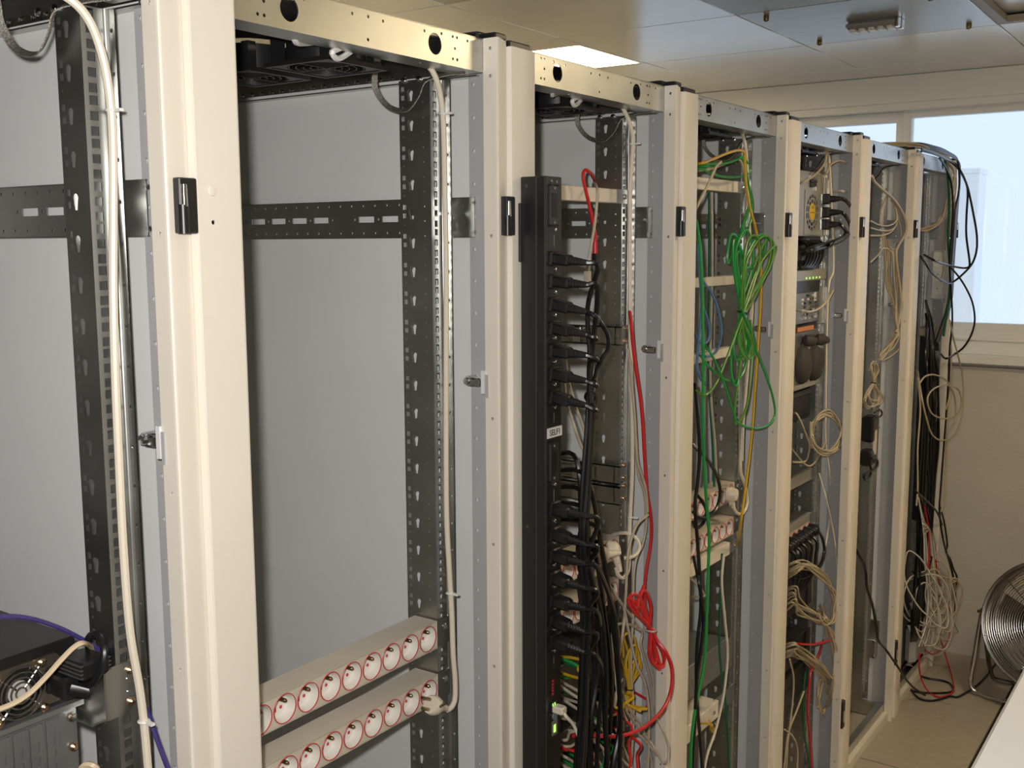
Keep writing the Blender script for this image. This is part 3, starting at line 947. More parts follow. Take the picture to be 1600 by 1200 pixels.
# white loops of wire hanging from the roof fans
for k in (0, 1, 2):
    K = RY(k)
    w = cable('white fan lead looped under the roof of the %s' % ['rack with the black computer', 'empty rack', 'rack with the tall black power unit'][k], WHITEP, 0.004,
              [Vector((-0.10, K + 0.30, 1.955)), Vector((-0.085, K + 0.255, 1.945)), Vector((-0.07, K + 0.225, 1.940)), Vector((-0.062, K + 0.215, 1.949)), Vector((-0.072, K + 0.25, 1.956)), Vector((-0.07, K + 0.31, 1.950)), Vector((-0.066, K + 0.285, 1.936)), Vector((-0.07, K + 0.30, 1.930)), Vector((-0.075, K + 0.33, 1.944)), Vector((-0.09, K + 0.36, 1.955))],
              group='white fan leads', name='fan_lead')

# ---- rack 2 : tall black power distribution unit
K2 = RY(2)
pd = thing('power_distribution_unit', 'tall black vertical power distribution unit with a white SELF1 label', 'power unit', (0, K2, 0))
PX0, PX1, PY0, PY1, PZ0, PZ1 = 0.001, 0.046, 0.021, 0.070, 0.12, 1.790
b = MB().bbox(PX0, PX1, PY0, PY1, PZ0, PZ1, 0.0015)
build('body', b, BLACKM, pd)
b = MB().box(PX0 + 0.028, PX0 + 0.0305, PY0 - 0.0006, PY0 + 0.0005, PZ0, PZ1)
b.box(PX1 - 0.0005, PX1 + 0.0012, PY0 + 0.0015, PY0 + 0.0045, PZ0, PZ1)
build('seam', b, mat('seam_grey', (0.035, 0.035, 0.038), 0.3), pd)
for z in (1.66,):
    build('wall_bracket', MB().bbox(PX0 - 0.0005, PX0 + 0.004, PY0 - 0.006, PY0 + 0.002, z, z + 0.09, 0.001), BLACKM, pd)
for (x, z) in ((0.012, 1.776), (0.012, 1.24)):
    build('rivet_or_bright_dot', MB().cyl((PX0 + x, PY0 - 0.0008, z), (PX0 + x, PY0 + 0.001, z), 0.003, n=10), mat('rivet_grey', (0.05, 0.05, 0.05), 0.3), pd)
GREYL = mat('faint_print', (0.20, 0.20, 0.20), 0.6)
def pdu_z(py):
    return at(865, py, x=PX1).z
for py in (321, 721):
    z = pdu_z(py)
    oo = MB().bbox(PX1 - 0.001, PX1 + 0.003, PY0 + 0.010, PY0 + 0.036, z - 0.032, z + 0.032, 0.003)
    oo = build('big_outlet', oo, mat('outlet_plastic', (0.022, 0.022, 0.023), 0.4), pd)
    build('outlet_recess', MB().bbox(PX1 + 0.001, PX1 + 0.0036, PY0 + 0.015, PY0 + 0.031, z - 0.019, z + 0.019, 0.001), BLACKR, oo)
    for dz in (-0.026, 0.026):
        build('screw', MB().cyl((PX1 + 0.002, PY0 + 0.023, z + dz), (PX1 + 0.0038, PY0 + 0.023, z + dz), 0.0022, n=8), GREYL, oo)
for py in (283, 283.5):
    z = pdu_z(py)
    y = PY0 + (0.018 if py == 283 else 0.033)
    build('screw', MB().cyl((PX1, y, z), (PX1 + 0.0015, y, z), 0.002, n=8), GREYL, pd)
for py in (359, 421, 457, 493, 529, 566, 602, 637, 758, 815, 849, 884, 918, 951, 985, 1018):
    z = pdu_z(py)
    s_ = link('screw', SCREWD, pd, (PX1, PY0 + 0.029, z)); s_.scale = (0.6, 0.6, 0.6)
for py0, py1 in ((367, 385), (645, 660), (765, 785), (1026, 1038)):
    z0, z1 = pdu_z(py1), pdu_z(py0)
    build('printed_rating', MB().box(PX1, PX1 + 0.0002, PY0 + 0.0255, PY0 + 0.0268, z0, z1), GREYL, pd)
# the label
zl = pdu_z(675)
lb = build('name_label', MB().box(PX1 - 0.001, PX1 + 0.0016, PY0 + 0.004, PY1 - 0.001, zl - 0.008, zl + 0.008), WHITEP, pd)
text_mesh('SELF1', 0.0135, (PX1 + 0.0016, PY0 + 0.0265, zl - 0.0003), (0, 1, 0), (0, 0, 1), BLACKR, 'lettering', lb)
z0 = pdu_z(1074)
for q in range(5):
    build('red_marking', MB().bbox(PX1, PX1 + 0.0006, PY0 + 0.020, PY0 + 0.0262, z0 - 0.012 + q * 0.0055, z0 - 0.0085 + q * 0.0055, 0.0002), REDRING, pd)
LEDG = mat('green_led', (0.1, 0.6, 0.05), 0.4, emit=(0.35, 1.0, 0.1), estr=1.6)
zn = pdu_z(1101)
build('network_port', MB().bbox(PX1 - 0.001, PX1 + 0.003, PY0 + 0.014, PY0 + 0.034, zn - 0.012, zn + 0.006, 0.001), BLACKP, pd)
for dy in (0.018, 0.024):
    build('indicator_light', MB().box(PX1 + 0.003, PX1 + 0.0035, PY0 + dy, PY0 + dy + 0.002, zn + 0.001, zn + 0.005), LEDG, pd)
zd = pdu_z(1137)
build('display', MB().bbox(PX1 - 0.001, PX1 + 0.002, PY0 + 0.020, PY0 + 0.036, zd - 0.013, zd + 0.013, 0.001), mat('lcd_grey', (0.16, 0.16, 0.12), 0.3), pd)
build('display_segment', MB().box(PX1 + 0.002, PX1 + 0.0024, PY0 + 0.023, PY0 + 0.029, zd - 0.007, zd + 0.006), LEDG, pd)
zb = pdu_z(1119)
build('push_button', MB().cyl((PX1, PY0 + 0.027, zb), (PX1 + 0.003, PY0 + 0.027, zb), 0.006, n=14), mat('button_grey', (0.2, 0.22, 0.24), 0.35), pd)

# plugs along the unit with their cords
CG = 'black power cords plugged into the tall power unit'
def c13(parent, z, tilt=0.0, L=0.030):
    o = Vector((PX1 + 0.001, K2 + PY0 + 0.026, z))
    R_ = Matrix.Translation(o) @ Matrix.Rotation(tilt, 4, 'Y')
    b = MB().bbox(0.0, L, -0.0115, 0.0115, -0.0085, 0.0085, 0.003, mtx=R_)
    ribs = [R_ @ Vector((L - 0.002 + q * 0.0045, 0.001 * q, 0)) for q in range(7)]
    b.tube(ribs, 0.0074, 9, rf=lambda t: 1.0 - 0.38 * t)
    for q in range(1, 6):
        b.ring(ribs[q], (1, 0.2, 0), 0.0070 - 0.00055 * q, 0.0012, 10, 5)
    build('connector', b, BLACKP, parent)
    f = build('collar', MB().bbox(-0.003, 0.0035, -0.0145, 0.0145, -0.0115, 0.0115, 0.002, mtx=R_), BLACKM, parent)
    return ribs[-1]
trunkA = [(926, 480), (928, 560), (925, 650), (918, 760), (914, 830), (917, 900), (921, 960), (918, 1040), (914, 1120), (910, 1200), (905, 1290)]
trunkB = [(930, 870), (938, 910), (948, 950), (955, 1000), (958, 1060), (960, 1130), (962, 1200), (960, 1290)]
ORD = ['first', 'second', 'third', 'fourth', 'fifth', 'sixth', 'seventh']
ups_ = [404, 440, 476, 513, 549, 585, 621]
downs_ = [797, 836, 870, 905, 941, 972, 1003]
for i, py in enumerate(ups_ + downs_):
    o = bpy.data.objects.new('power_cable', None); COL.objects.link(o); o.empty_display_size = 0.02
    tag(o, "black power cord in the %s outlet down from the power unit's %s large socket" % (ORD[i % 7], 'upper' if i < 7 else 'lower'), 'power cord', CG)
    z = at(858, py, x=PX1).z
    tip = c13(o, z, 0.12 + rnd.uniform(-0.05, 0.1))
    pts = [tip - Vector((0.01, 0.002, 0)), tip]
    ox = rnd.uniform(-9, 9); xx = 0.075 + rnd.uniform(-0.025, 0.03)
    if i < 7:
        # short arch into the bundle
        k_ = (tip + Vector((0.012, 0.012, -0.008)))
        pts.append(k_)
        if i == 2:
            pts += world_pts([(936, 500), (949, 522), (950, 545), (940, 562), (931, 585)], x=0.055)
            st = 600
        elif i == 6:
            pts += world_pts([(916, 621), (924, 612), (929, 622), (928, 640)], x=xx); st = 660
        else:
            st = py + 65
        for (tx, ty) in trunkA:
            if ty > st:
                pts.append(at(tx + ox + rnd.uniform(-1.5, 1.5), ty, x=xx))
        if i >= 3 and i < 6:
            pts.insert(3, at(922 + ox, py + 22, x=xx))
    else:
        pts.append(tip + Vector((0.014, 0.016, -0.010)))
        ln = trunkB if i % 2 else trunkA
        dx = rnd.uniform(-14, 10)
        st = py + 50
        for (tx, ty) in ln:
            if ty > st:
                pts.append(at(tx + dx + rnd.uniform(-3, 3), ty, x=xx - 0.01))
    last = pts[-1]
    pts += [Vector((last.x - 0.02, last.y, 0.62)), Vector((0.02, last.y + 0.01, 0.35)), Vector((-0.05, last.y + 0.03, 0.20)), Vector((-0.16, last.y + 0.05, 0.12))]
    build('cord', MB().tube(spline(pts, 6), 0.0040, 7), BLACKR, o)
for q in range(7):
    dx = rnd.uniform(-18, 22); xx = rnd.uniform(0.0, 0.06)
    pts = [(905 + q * 4 + dx * 0.3, 720 + q * 25), (920 + dx, 860), (935 + dx, 960), (945 + dx, 1050), (940 + dx * 1.4, 1130), (935 + dx, 1210), (930 + dx, 1330)]
    pts = [p for p in pts if p[1] >= 700]
    cable('black power cord in the thick bundle in front of the SELF1 power unit', BLACKR, 0.0042, [Vector((-0.12, K2 + 0.30, at(905, 720 + q * 25, x=-0.05).z))] + pts, x=xx, group='loose black cords in the bundle', name='power_cable', cat='power cord', n=7)

# blank panels and slide rails
EARB = MB().box(-0.0018, 0.0, 0.497, 0.548, -0.0138, 0.0138).mesh('mounting_ear', GALV)
def blank_panel(k, z, label, h=0.0135, x=-0.0955):
    t = thing('blank_panel', label, 'panel', (x, RY(k), z), 'beige blank panels in the racks')
    build('face', MB().bbox(-0.02, 0.0015, 0.075, 0.500, -h, h, 0.0012), BEIGE, t)
    for s in (1, -1):
        e = link('mounting_ear', EARB, t, (0, 0 if s > 0 else 0.6, 0)); e.scale.y = s
        link('screw', SCREWD, e, (0.0, 0.535, 0.0))
blank_panel(2, 1.779, 'narrow beige blank panel behind the red patch lead')
blank_panel(3, 1.820, 'narrow beige blank panel under the yellow and green cables')
blank_panel(3, 1.598, 'narrow beige blank panel behind the blue cable loops', 0.011)
blank_panel(3, 1.424, 'narrow beige blank panel just below the blue cable loops', 0.011)
blank_panel(3, 0.925, 'narrow beige blank panel just under the lower socket strip', 0.016)
def slide(k, z, h, label):
    t = thing('slide_rail', label, 'slide rail', (0, RY(k), z), 'server slide rails')
    b = MB().box(-0.50, -0.082, 0.500, 0.503, -h, h).box(-0.50, -0.082, 0.500, 0.512, h - 0.002, h).box(-0.50, -0.082, 0.500, 0.512, -h, -h + 0.002)
    build('outer_channel', b, DGALV, t)
    build('inner_channel', MB().bbox(-0.48, -0.14, 0.4945, 0.5005, -h * 0.62, h * 0.62, 0.001), BGALV, t)
    build('catch', MB().bbox(-0.19, -0.172, 0.489, 0.496, -h * 0.9, h * 0.9, 0.002), CHROME, t)
    build('slot_line', MB().box(-0.135, -0.09, 0.4992, 0.5003, -0.0015, 0.0015), GALV, t)
    build('mounting_ear', MB().box(-0.0965, -0.0945, 0.500, 0.552, -h, h), DGALV, t)
    for dz in (-h * 0.7, h * 0.7):
        link('screw', SCREWX, t, (-0.0945, 0.541, dz))
slide(2, 1.505, 0.0185, 'single dark steel server slide rail bolted above the SELF1 label height')
slide(2, 1.223, 0.0185, 'dark steel server slide rail, the upper one of a stacked pair')
slide(2, 1.180, 0.0185, 'dark steel server slide rail, the lower one of a stacked pair')

# red and grey patch leads at the top of rack 2
rc = cable('red patch lead hanging over the beige blank panel', RED, 0.0032, [(928, 300, -0.22), (929, 283, -0.14), (922, 270), (914, 266), (911, 277), (915, 297), (920, 318), (926, 345), (930, 368), (930, 382)], x=-0.075, n=8)
q0, q1, q2 = at(930, 378, x=-0.075), at(930, 396, x=-0.075), at(929, 411, x=-0.075)
build('boot', MB().cyl(q0, q1, 0.0042, 0.005, 10), RED, rc)
build('connector', MB().bbox(-0.005, 0.005, -0.005, 0.005, (q2.z - q1.z), 0.0, 0.001, mtx=Matrix.Translation(q1)), BLACKP, rc)
rc = cable('grey-beige patch lead dangling beside the red patch lead', TAUPE, 0.0028, [(926, 300, -0.2), (928, 286, -0.11), (933, 296), (932, 325), (929, 352), (925, 375), (921, 398), (920, 408)], x=-0.07, n=8)
q0, q1, q2 = at(921, 404, x=-0.07), at(918, 423, x=-0.07), at(915, 441, x=-0.07)
build('boot', MB().cyl(q0, q1, 0.0035, 0.0048, 10), TAUPE, rc)
build('connector', MB().bbox(-0.005, 0.005, -0.006, 0.006, (q2.z - q1.z), 0.0, 0.001, mtx=Matrix.Translation(q1)), mat('clear_plastic', (0.45, 0.40, 0.32), 0.15), rc)

# power cord down the right rail in rack 2 and its plugs
cord_with_clips('cream power cord running down the rail behind the red cable', CREAM, 0.0042,
                [(955, 152, -0.09), (970, 165, -0.075), (979, 180, -0.068), (986, 200), (989, 222), (987, 250), (985, 290), (984, 360), (984, 450), (985, 540), (987, 620), (988, 700), (987, 760), (984, 820), (983, 870), (981, 892), (974, 903), (966, 899), (963, 888)], [(988, 225, -0.064), (985, 808, -0.064)], PCG, x=-0.064)
o = cable('cream mains lead looping right of the lower plugs', CREAM, 0.0038, [(975, 872, -0.045), (985, 871, -0.035), (995, 865, -0.03), (999, 853, -0.035), (994, 841, -0.045), (982, 834, -0.06), (970, 833, -0.08), (955, 836, -0.12)], name='power_cable', cat='power cord', n=8)
hd = at(948, 868, x=-0.066)
euro_plug('', CREAM, Vector((-0.088, hd.y, hd.z)), (-1, 0, 0), None, o, side=(0.3, 1, -0.10), pins=True)
hd = at(962, 860, x=-0.075)
o2 = tag(euro_plug('', CREAM, Vector((-0.0925, hd.y, hd.z)), (-1, 0, 0), None, None, name='mains_plug', side=(0.25, 0.12, -1), pins=False), 'round cream mains plug in the last socket of its strip', 'plug')

# red cable with its hank
cable('long red network cable hanging down beside the grey panel', RED, 0.0034, [(983, 478, -0.075), (986, 505), (989, 540), (994, 580), (1000, 620), (1004, 660), (1007, 715), (1011, 770), (1016, 800), (1018, 830), (1015, 860), (1009, 895), (1007, 925), (1008, 950)], x=-0.045, n=8)
hk_ = hank('red network cable folded into a hank and trailing across the beige cables', RED, 0.0037, (1016, 984), [(990, 932, 7), (1003, 926, 8), (996, 940, 6), (986, 938, 6)], [(1026, 1044, 7), (1035, 1038, 6), (1020, 1034, 6), (1030, 1040, 9)], -0.01,
           lead=[(1006, 915)], tail=[(1026, 1000, 0.0), (1041, 1020, 0.02), (1050, 1048, 0.03), (1048, 1080, 0.035), (1036, 1108, 0.04), (1012, 1132, 0.04), (985, 1146, 0.035), (955, 1151, 0.02), (925, 1149, 0.0), (895, 1150, -0.04)], tiem=TAUPE, jit=0.003)
hank('yellow network cable folded in a hank with a black tie', YELLOW, 0.0026, (983, 1076), [(975, 1000, 8), (992, 1010, 9), (983, 995, 12), (998, 1030, 8)], [(984, 1110, 6), (976, 1105, 7)], -0.05,
     lead=[(965, 980)], tail=[(975, 1108), (955, 1118), (930, 1125)], jit=0.004)
TG = 'grey-beige network cables tangled in the rack with the tall power unit'
TL = 'thin grey-beige network cable tangled beside the red hank'
for pts in ([(981, 545), (986, 590), (991, 640), (994, 690), (997, 740), (1006, 770), (1010, 815), (1004, 850), (995, 870), (990, 900), (989, 960), (986, 1040), (990, 1120), (985, 1210)],
            [(984, 560), (988, 610), (992, 660), (996, 720), (1008, 760), (1012, 800)],
            [(934, 886), (951, 913), (973, 946), (995, 974), (1003, 990), (1001, 1008), (1012, 1045), (1019, 1085), (1018, 1130), (1008, 1210)],
            [(1012, 805), (995, 820), (984, 850), (980, 880), (976, 960), (968, 1020), (962, 1060), (970, 1100), (982, 1130), (1010, 1160), (1030, 1185)],
            [(957, 1010), (958, 985), (967, 975), (985, 976), (1000, 985)],
            [(957, 1000), (958, 1040), (965, 1075), (978, 1110), (1000, 1140), (1020, 1165, 0.0), (1035, 1190, 0.02), (1043, 1188, 0.03), (1044, 1165, 0.02), (1035, 1140, 0.01), (1026, 1122, -0.01), (1022, 1100), (1021, 1060), (1013, 1020)],
            [(972, 1060), (960, 1090), (960, 1104), (968, 1075), (985, 1110), (1005, 1140), (1018, 1190), (1018, 1220)],
            [(964, 1180), (975, 1190), (990, 1205)], [(963, 1140), (975, 1170), (995, 1215)],
            [(975, 950), (985, 1000), (995, 1040), (1008, 1070), (1014, 1120), (1012, 1210)],
            [(880, 570, -0.25), (885, 620, -0.10), (895, 660), (905, 690), (915, 715), (922, 760), (926, 830), (930, 900)], [(882, 540, -0.25), (888, 590, -0.10), (898, 630), (910, 665), (917, 690), (921, 740), (922, 820), (925, 880)]):
    cable(TL, TAUPE, 0.0027, pts, x=-0.035 + rnd.uniform(-0.01, 0.02), group=TG)
low = [(TAUPE, [(870, 1118), (890, 1125), (905, 1150), (910, 1180), (903, 1215)]), (TAUPE, [(893, 1084), (905, 1090), (912, 1100)]), (TAUPE, [(920, 1090), (935, 1105), (942, 1125), (940, 1150)]),
       (TAUPE, [(875, 1155), (890, 1145), (905, 1135)]), (TAUPE, [(878, 1165), (900, 1162), (920, 1158), (935, 1150)]), (TAUPE, [(878, 1180), (900, 1195), (915, 1210)]), (TAUPE, [(920, 1120), (940, 1140), (955, 1150)]),
       (TAUPE, [(915, 1155), (925, 1175), (940, 1205)]), (TAUPE, [(930, 1160), (945, 1180), (955, 1210)]), (TAUPE, [(885, 1200), (905, 1190), (930, 1195)]),
       (GREEN, [(892, 1035), (902, 1045), (912, 1058)]), (GREEN, [(922, 1118), (935, 1130), (950, 1140)]), (GREEN, [(930, 1200), (945, 1185), (955, 1165)]), (GREEN, [(905, 1203), (925, 1195), (940, 1200)]),
       (RED, [(875, 1168), (890, 1172), (905, 1176)]), (RED, [(918, 1180), (930, 1190), (945, 1205)]), (RED, [(1006, 1090), (1012, 1095), (1010, 1105), (998, 1108), (988, 1106)]), (RED, [(978, 1125), (982, 1160), (976, 1205)]), (RED, [(992, 1155), (995, 1180), (985, 1210)]),
       (YELLOW, [(905, 1060), (903, 1045), (905, 1030)]), (YELLOW, [(960, 1105), (975, 1100), (985, 1085)]), (YELLOW, [(990, 1106), (998, 1108), (1004, 1106)]), (DGREEN, [(918, 1050), (923, 1070), (920, 1090)])]
names = {'grey_beige_pvc': 'grey-beige', 'green_pvc': 'green', 'red_pvc': 'red', 'yellow_pvc': 'yellow', 'dark_green_pvc': 'dark green'}
for m_, pts in low:
    nm = names[m_.name]
    p_ = world_pts(pts, x=-0.05 + rnd.uniform(-0.02, 0.04))
    e0, e1 = p_[0], p_[-1]
    p_ = [Vector((-0.2, e0.y + 0.05, e0.z + rnd.uniform(-0.02, 0.03)))] + p_ + [Vector((-0.18, e1.y + 0.04, e1.z - rnd.uniform(0.0, 0.05)))]
    cable('short %s network lead tangled low behind the black cord bundle' % nm, m_, 0.0029, p_, group='tangled short %s leads' % nm)
o = cable('cream network lead with white plug in the network port of the SELF1 unit', CREAM, 0.0029, [Vector((PX1 + 0.016, K2 + PY0 + 0.026, zn - 0.005)), (885, 1120, 0.07), (897, 1134, 0.075), (906, 1158, 0.08), (910, 1185, 0.08), (906, 1230, 0.08), (900, 1300, 0.06)])
build('plug', MB().bbox(PX1 + 0.001, PX1 + 0.022, K2 + PY0 + 0.018, K2 + PY0 + 0.033, zn - 0.0115, zn + 0.001, 0.002), CREAM, o)
# servers low in rack 2
def server_box(k, z0, z1, label, m_, x=-0.10, y0=0.085, y1=0.515):
    t = thing('rack_server', label, 'server', (0, RY(k), 0), 'servers low in the racks')
    build('case', MB().bbox(-0.70, x, y0, y1, z0, z1, 0.0015), m_, t)
    for q in range(6):
        build('vent', MB().box(x, x + 0.001, y0 + 0.05 + q * 0.055, y0 + 0.09 + q * 0.055, (z0 + z1) / 2 - 0.004, (z0 + z1) / 2 + 0.004), m_, t)
    for s in ((y1 - 0.005, y1 + 0.03), (y0 - 0.03, y0 + 0.005)):
        build('mounting_ear', MB().box(x + 0.002, x + 0.004, s[0], s[1], z0, z1), m_, t)
    return t
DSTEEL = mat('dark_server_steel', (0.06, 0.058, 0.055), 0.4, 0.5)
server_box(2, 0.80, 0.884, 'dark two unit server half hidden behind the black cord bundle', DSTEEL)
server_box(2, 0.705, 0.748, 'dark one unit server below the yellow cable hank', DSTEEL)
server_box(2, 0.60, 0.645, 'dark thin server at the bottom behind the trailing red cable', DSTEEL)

# ------------------------------------------------------------------ rack 3 : green, yellow and blue cables
K3 = RY(3)
G3 = 'green network cables in the rack of coloured cables'
hank('bright green network cable folded into a large hank with a black tie', GREEN, 0.0030, (1158, 487),
     [(1145, 372, 12), (1163, 366, 14), (1150, 380, 10), (1186, 372, 14), (1168, 420, 10), (1158, 395, 8)], [(1152, 560, 9), (1166, 556, 8), (1147, 596, 6), (1172, 556, 12), (1160, 540, 5)], -0.012,
     lead=[(1158, 365, -0.03), (1166, 340, -0.05), (1172, 318, -0.06)], jit=0.004)
hank('moss green network cable folded in with the bright green hank', GREEN2, 0.0029, (1161, 488),
     [(1204, 380, 12), (1194, 376, 16), (1208, 388, 10), (1178, 374, 12)], [(1166, 560, 8), (1172, 558, 5)], -0.006, tail=[(1150, 520), (1135, 560), (1118, 600), (1102, 617), (1088, 610, -0.03)], jit=0.004)
cable('green network cable sweeping in a wide loop below the hank', GREEN, 0.0029, [(1160, 487), (1174, 520), (1183, 552), (1196, 585), (1206, 615), (1211, 645), (1204, 661), (1188, 669), (1170, 668), (1152, 660), (1146, 645), (1135, 610), (1122, 575), (1108, 548), (1098, 538, -0.05)], x=0.0, group=G3)
cable('green network cable in a medium loop crossing the lower beige panel', GREEN, 0.0029, [(1157, 486), (1166, 515), (1168, 550), (1162, 580), (1150, 595), (1135, 594), (1118, 583), (1103, 568), (1095, 556, -0.05)], x=-0.015, group=G3)
cable('moss green network cable dropping straight from the hank', GREEN2, 0.0028, [(1163, 488), (1162, 530), (1155, 580), (1150, 620), (1147, 655), (1152, 662), (1165, 640), (1172, 600), (1176, 540), (1172, 500)], x=-0.01, group=G3)
cable('green network cable looping high around the yellow cable', GREEN, 0.0029, [Vector((-0.20, K3 + 0.25, 1.872)), (1092, 259), (1115, 259), (1138, 254), (1152, 248), (1159, 245), (1167, 253), (1171, 266), (1165, 274), (1148, 277), (1128, 276), (1108, 270), (1090, 264), Vector((-0.2, K3 + 0.22, 1.84))], x=-0.06, group=G3)
cable('green network cable arching level above the top beige panel', GREEN, 0.0029, [Vector((-0.20, K3 + 0.26, 1.86)), (1090, 256), (1110, 256), (1130, 256), (1148, 251), (1158, 247), (1164, 260), (1170, 290), (1175, 318), (1173, 345), (1165, 362), (1152, 378)], x=-0.05, group=G3)
cable('yellow network cable running the whole height beside the green hank', YELLOW, 0.0032, [Vector((-0.20, K3 + 0.28, 1.862)), (1090, 256), (1110, 250), (1140, 238), (1156, 235), (1163, 240), (1164, 262), (1166, 290), (1172, 325), (1180, 355), (1186, 390), (1189, 430), (1188, 480), (1184, 540), (1180, 600), (1176, 660), (1170, 720), (1163, 775), (1158, 812), (1154, 840, -0.06), (1147, 862, -0.13), (1142, 890, -0.16)], x=-0.035, n=7)
TB3 = 'grey-beige cables in the rack of coloured cables'
cable('grey-beige network cable slanting down over the top beige panel', mat('tan_pvc', (0.6, 0.5, 0.36)), 0.0030, [Vector((-0.15, K3 + 0.40, 1.87)), (1125, 252), (1118, 262), (1108, 285), (1098, 305), (1088, 325), (1080, 345, -0.08)], x=-0.05)
cable('grey-beige network cable behind the green arch', mat('tan_pvc', (0.6, 0.5, 0.36)), 0.0030, [Vector((-0.2, K3 + 0.25, 1.845)), (1092, 266), (1115, 262), (1135, 255), (1150, 249), (1158, 252), (1163, 270)], x=-0.065)
pc3 = cord_with_clips('cream power cord hanging behind the yellow cable', CREAM, 0.0040,
                [(1145, 192, -0.09), (1158, 205, -0.078), (1164, 225), (1167, 255), (1168, 300), (1170, 340), (1173, 400), (1174, 460), (1172, 520), (1167, 590), (1162, 650), (1158, 700), (1157, 735), (1164, 757), (1168, 782), (1163, 799), (1154, 803), (1147, 795), (1145, 785)], [], PCG, x=-0.062)
hd = at(1145, 773, x=-0.078)
b = MB().lathe([(0.016, 0), (0.019, 0.003), (0.019, 0.014), (0.014, 0.026), (0.0005, 0.030)], (-0.094, hd.y, hd.z), (1, 0.1, 0), 16, cap0=True)
b.tube([(-0.082, hd.y, hd.z - 0.01), (-0.078, hd.y, hd.z - 0.03), at(1146, 792, x=-0.062)], 0.008, 9, rf=lambda t: 1.1 - 0.5 * t)
build('plug', b, CREAM, pc3)
BG3 = 'blue network cables in the rack of coloured cables'
cable('blue network cable in the wide outer loop', BLUE, 0.0030, [(1092, 400), (1096, 430), (1100, 442), (1110, 455), (1121, 480), (1127, 510), (1125, 535), (1117, 551), (1103, 557), (1090, 554, -0.07)], x=-0.04, group=BG3)
cable('blue network cable in the narrow inner loop', BLUE, 0.0030, [(1093, 405), (1095, 450), (1099, 480), (1106, 500), (1109, 520), (1105, 534), (1095, 535), (1085, 522, -0.07)], x=-0.045, group=BG3)
cable('blue network cable hanging straight against the post', BLUE, 0.0030, [(1090, 380), (1094, 440), (1096, 480), (1092, 530), (1089, 570), (1095, 592), (1103, 600, -0.07)], x=-0.05, group=BG3)
cable('long bright green cable running down in front of the socket strips', mat('green_pvc', (0.02, 0.3, 0.06)), 0.0036, [(1088, 345, -0.05), (1094, 390), (1097, 450), (1098, 520), (1099, 580), (1098, 640), (1099, 700), (1102, 760), (1106, 810), (1108, 845), (1106, 900), (1104, 960), (1101, 1030), (1094, 1070), (1086, 1110), (1080, 1160), (1079, 1220), (1080, 1300)], x=-0.02, n=7)
cable('dark green cable hanging deep inside behind the grey cable', DGREEN, 0.0030, [(1108, 300), (1108, 400), (1107, 500), (1108, 600), (1113, 690), (1116, 760)], x=-0.11)
cable('dark green cable hanging below the socket strips', DGREEN, 0.0030, [(1128, 865), (1127, 910), (1125, 960), (1124, 1010), (1128, 1055), (1134, 1100), (1138, 1160), (1140, 1230)], x=-0.055)
cable('cream cable hanging deep inside beside the dark green cable', TAUPE, 0.0032, [(1112, 300), (1113, 420), (1110, 540), (1111, 620), (1117, 690), (1120, 755)], x=-0.10, group=TB3)
cable('cream cable hanging below the socket strips beside the dark green cable', CREAM, 0.0032, [(1131, 868), (1128, 910), (1133, 970), (1137, 1020), (1133, 1070), (1127, 1105), (1117, 1145), (1105, 1180), (1098, 1220)], x=-0.045)
cable('thin cream cable beside the yellow cable', CREAM, 0.0024, [(1176, 400), (1176, 480), (1170, 560), (1163, 640), (1160, 720)], x=-0.03)
cable('black power lead hanging behind the long green cable', BLACKR, 0.0042, [(1086, 600, -0.06), (1091, 660), (1093, 710), (1090, 755), (1086, 790), (1090, 850), (1093, 900), (1095, 950), (1090, 1000), (1088, 1050), (1090, 1110), (1096, 1180), (1100, 1260)], x=-0.025, name='power_cable', cat='power cord', n=7)
cable('black power lead hanging beside the first below the strips', BLACKR, 0.0042, [(1084, 870, -0.06), (1092, 910), (1099, 960), (1096, 1010), (1089, 1060), (1086, 1120), (1082, 1200), (1082, 1280)], x=-0.02, name='power_cable', cat='power cord', n=7)
cable('black power lead making a round loop before the upper socket strip', BLACKR, 0.0040, [(1082, 694, -0.05), (1098, 710), (1112, 729), (1122, 750), (1125, 772), (1119, 795), (1106, 808), (1092, 809), (1083, 800, -0.05)], x=-0.03, name='power_cable', cat='power cord', n=7)
cable('black power lead curled by the lower socket strip', BLACKR, 0.0040, [(1088, 772, -0.06), (1098, 785), (1104, 800), (1098, 818), (1088, 825), (1083, 815, -0.05)], x=-0.03, name='power_cable', cat='power cord', n=7)
cable('grey-beige lead bent in a V by the black leads', TAUPE, 0.0028, [(1075, 900, -0.07), (1088, 912), (1101, 930), (1090, 932), (1076, 933, -0.07)], x=-0.03)
tr = thing('equipment_tray', 'cream steel tray end low down behind the green cable', 'tray', (0, K3, 0))
zt = at(1110, 1105, x=-0.085).z
build('tray_front', MB().bbox(-0.30, -0.085, 0.085, 0.43, zt - 0.045, zt, 0.002), BEIGE, tr)
build('mounting_ear', MB().box(-0.0965, -0.094, 0.42, 0.548, zt - 0.045, zt), GALV, tr)
for y in (0.40, 0.30):
    link('screw', SCREWD, tr, (-0.085, y, zt - 0.022))
cable('yellow network cable tucked under the cream tray', YELLOW, 0.0028, [Vector((-0.18, K3 + 0.3, zt - 0.05)), (1102, 1130), (1110, 1140), (1116, 1145), (1112, 1132), (1106, 1122, -0.1)], x=-0.06)
server_box(3, 0.60, 0.685, 'dark server behind the black leads in the rack of coloured cables', steel)

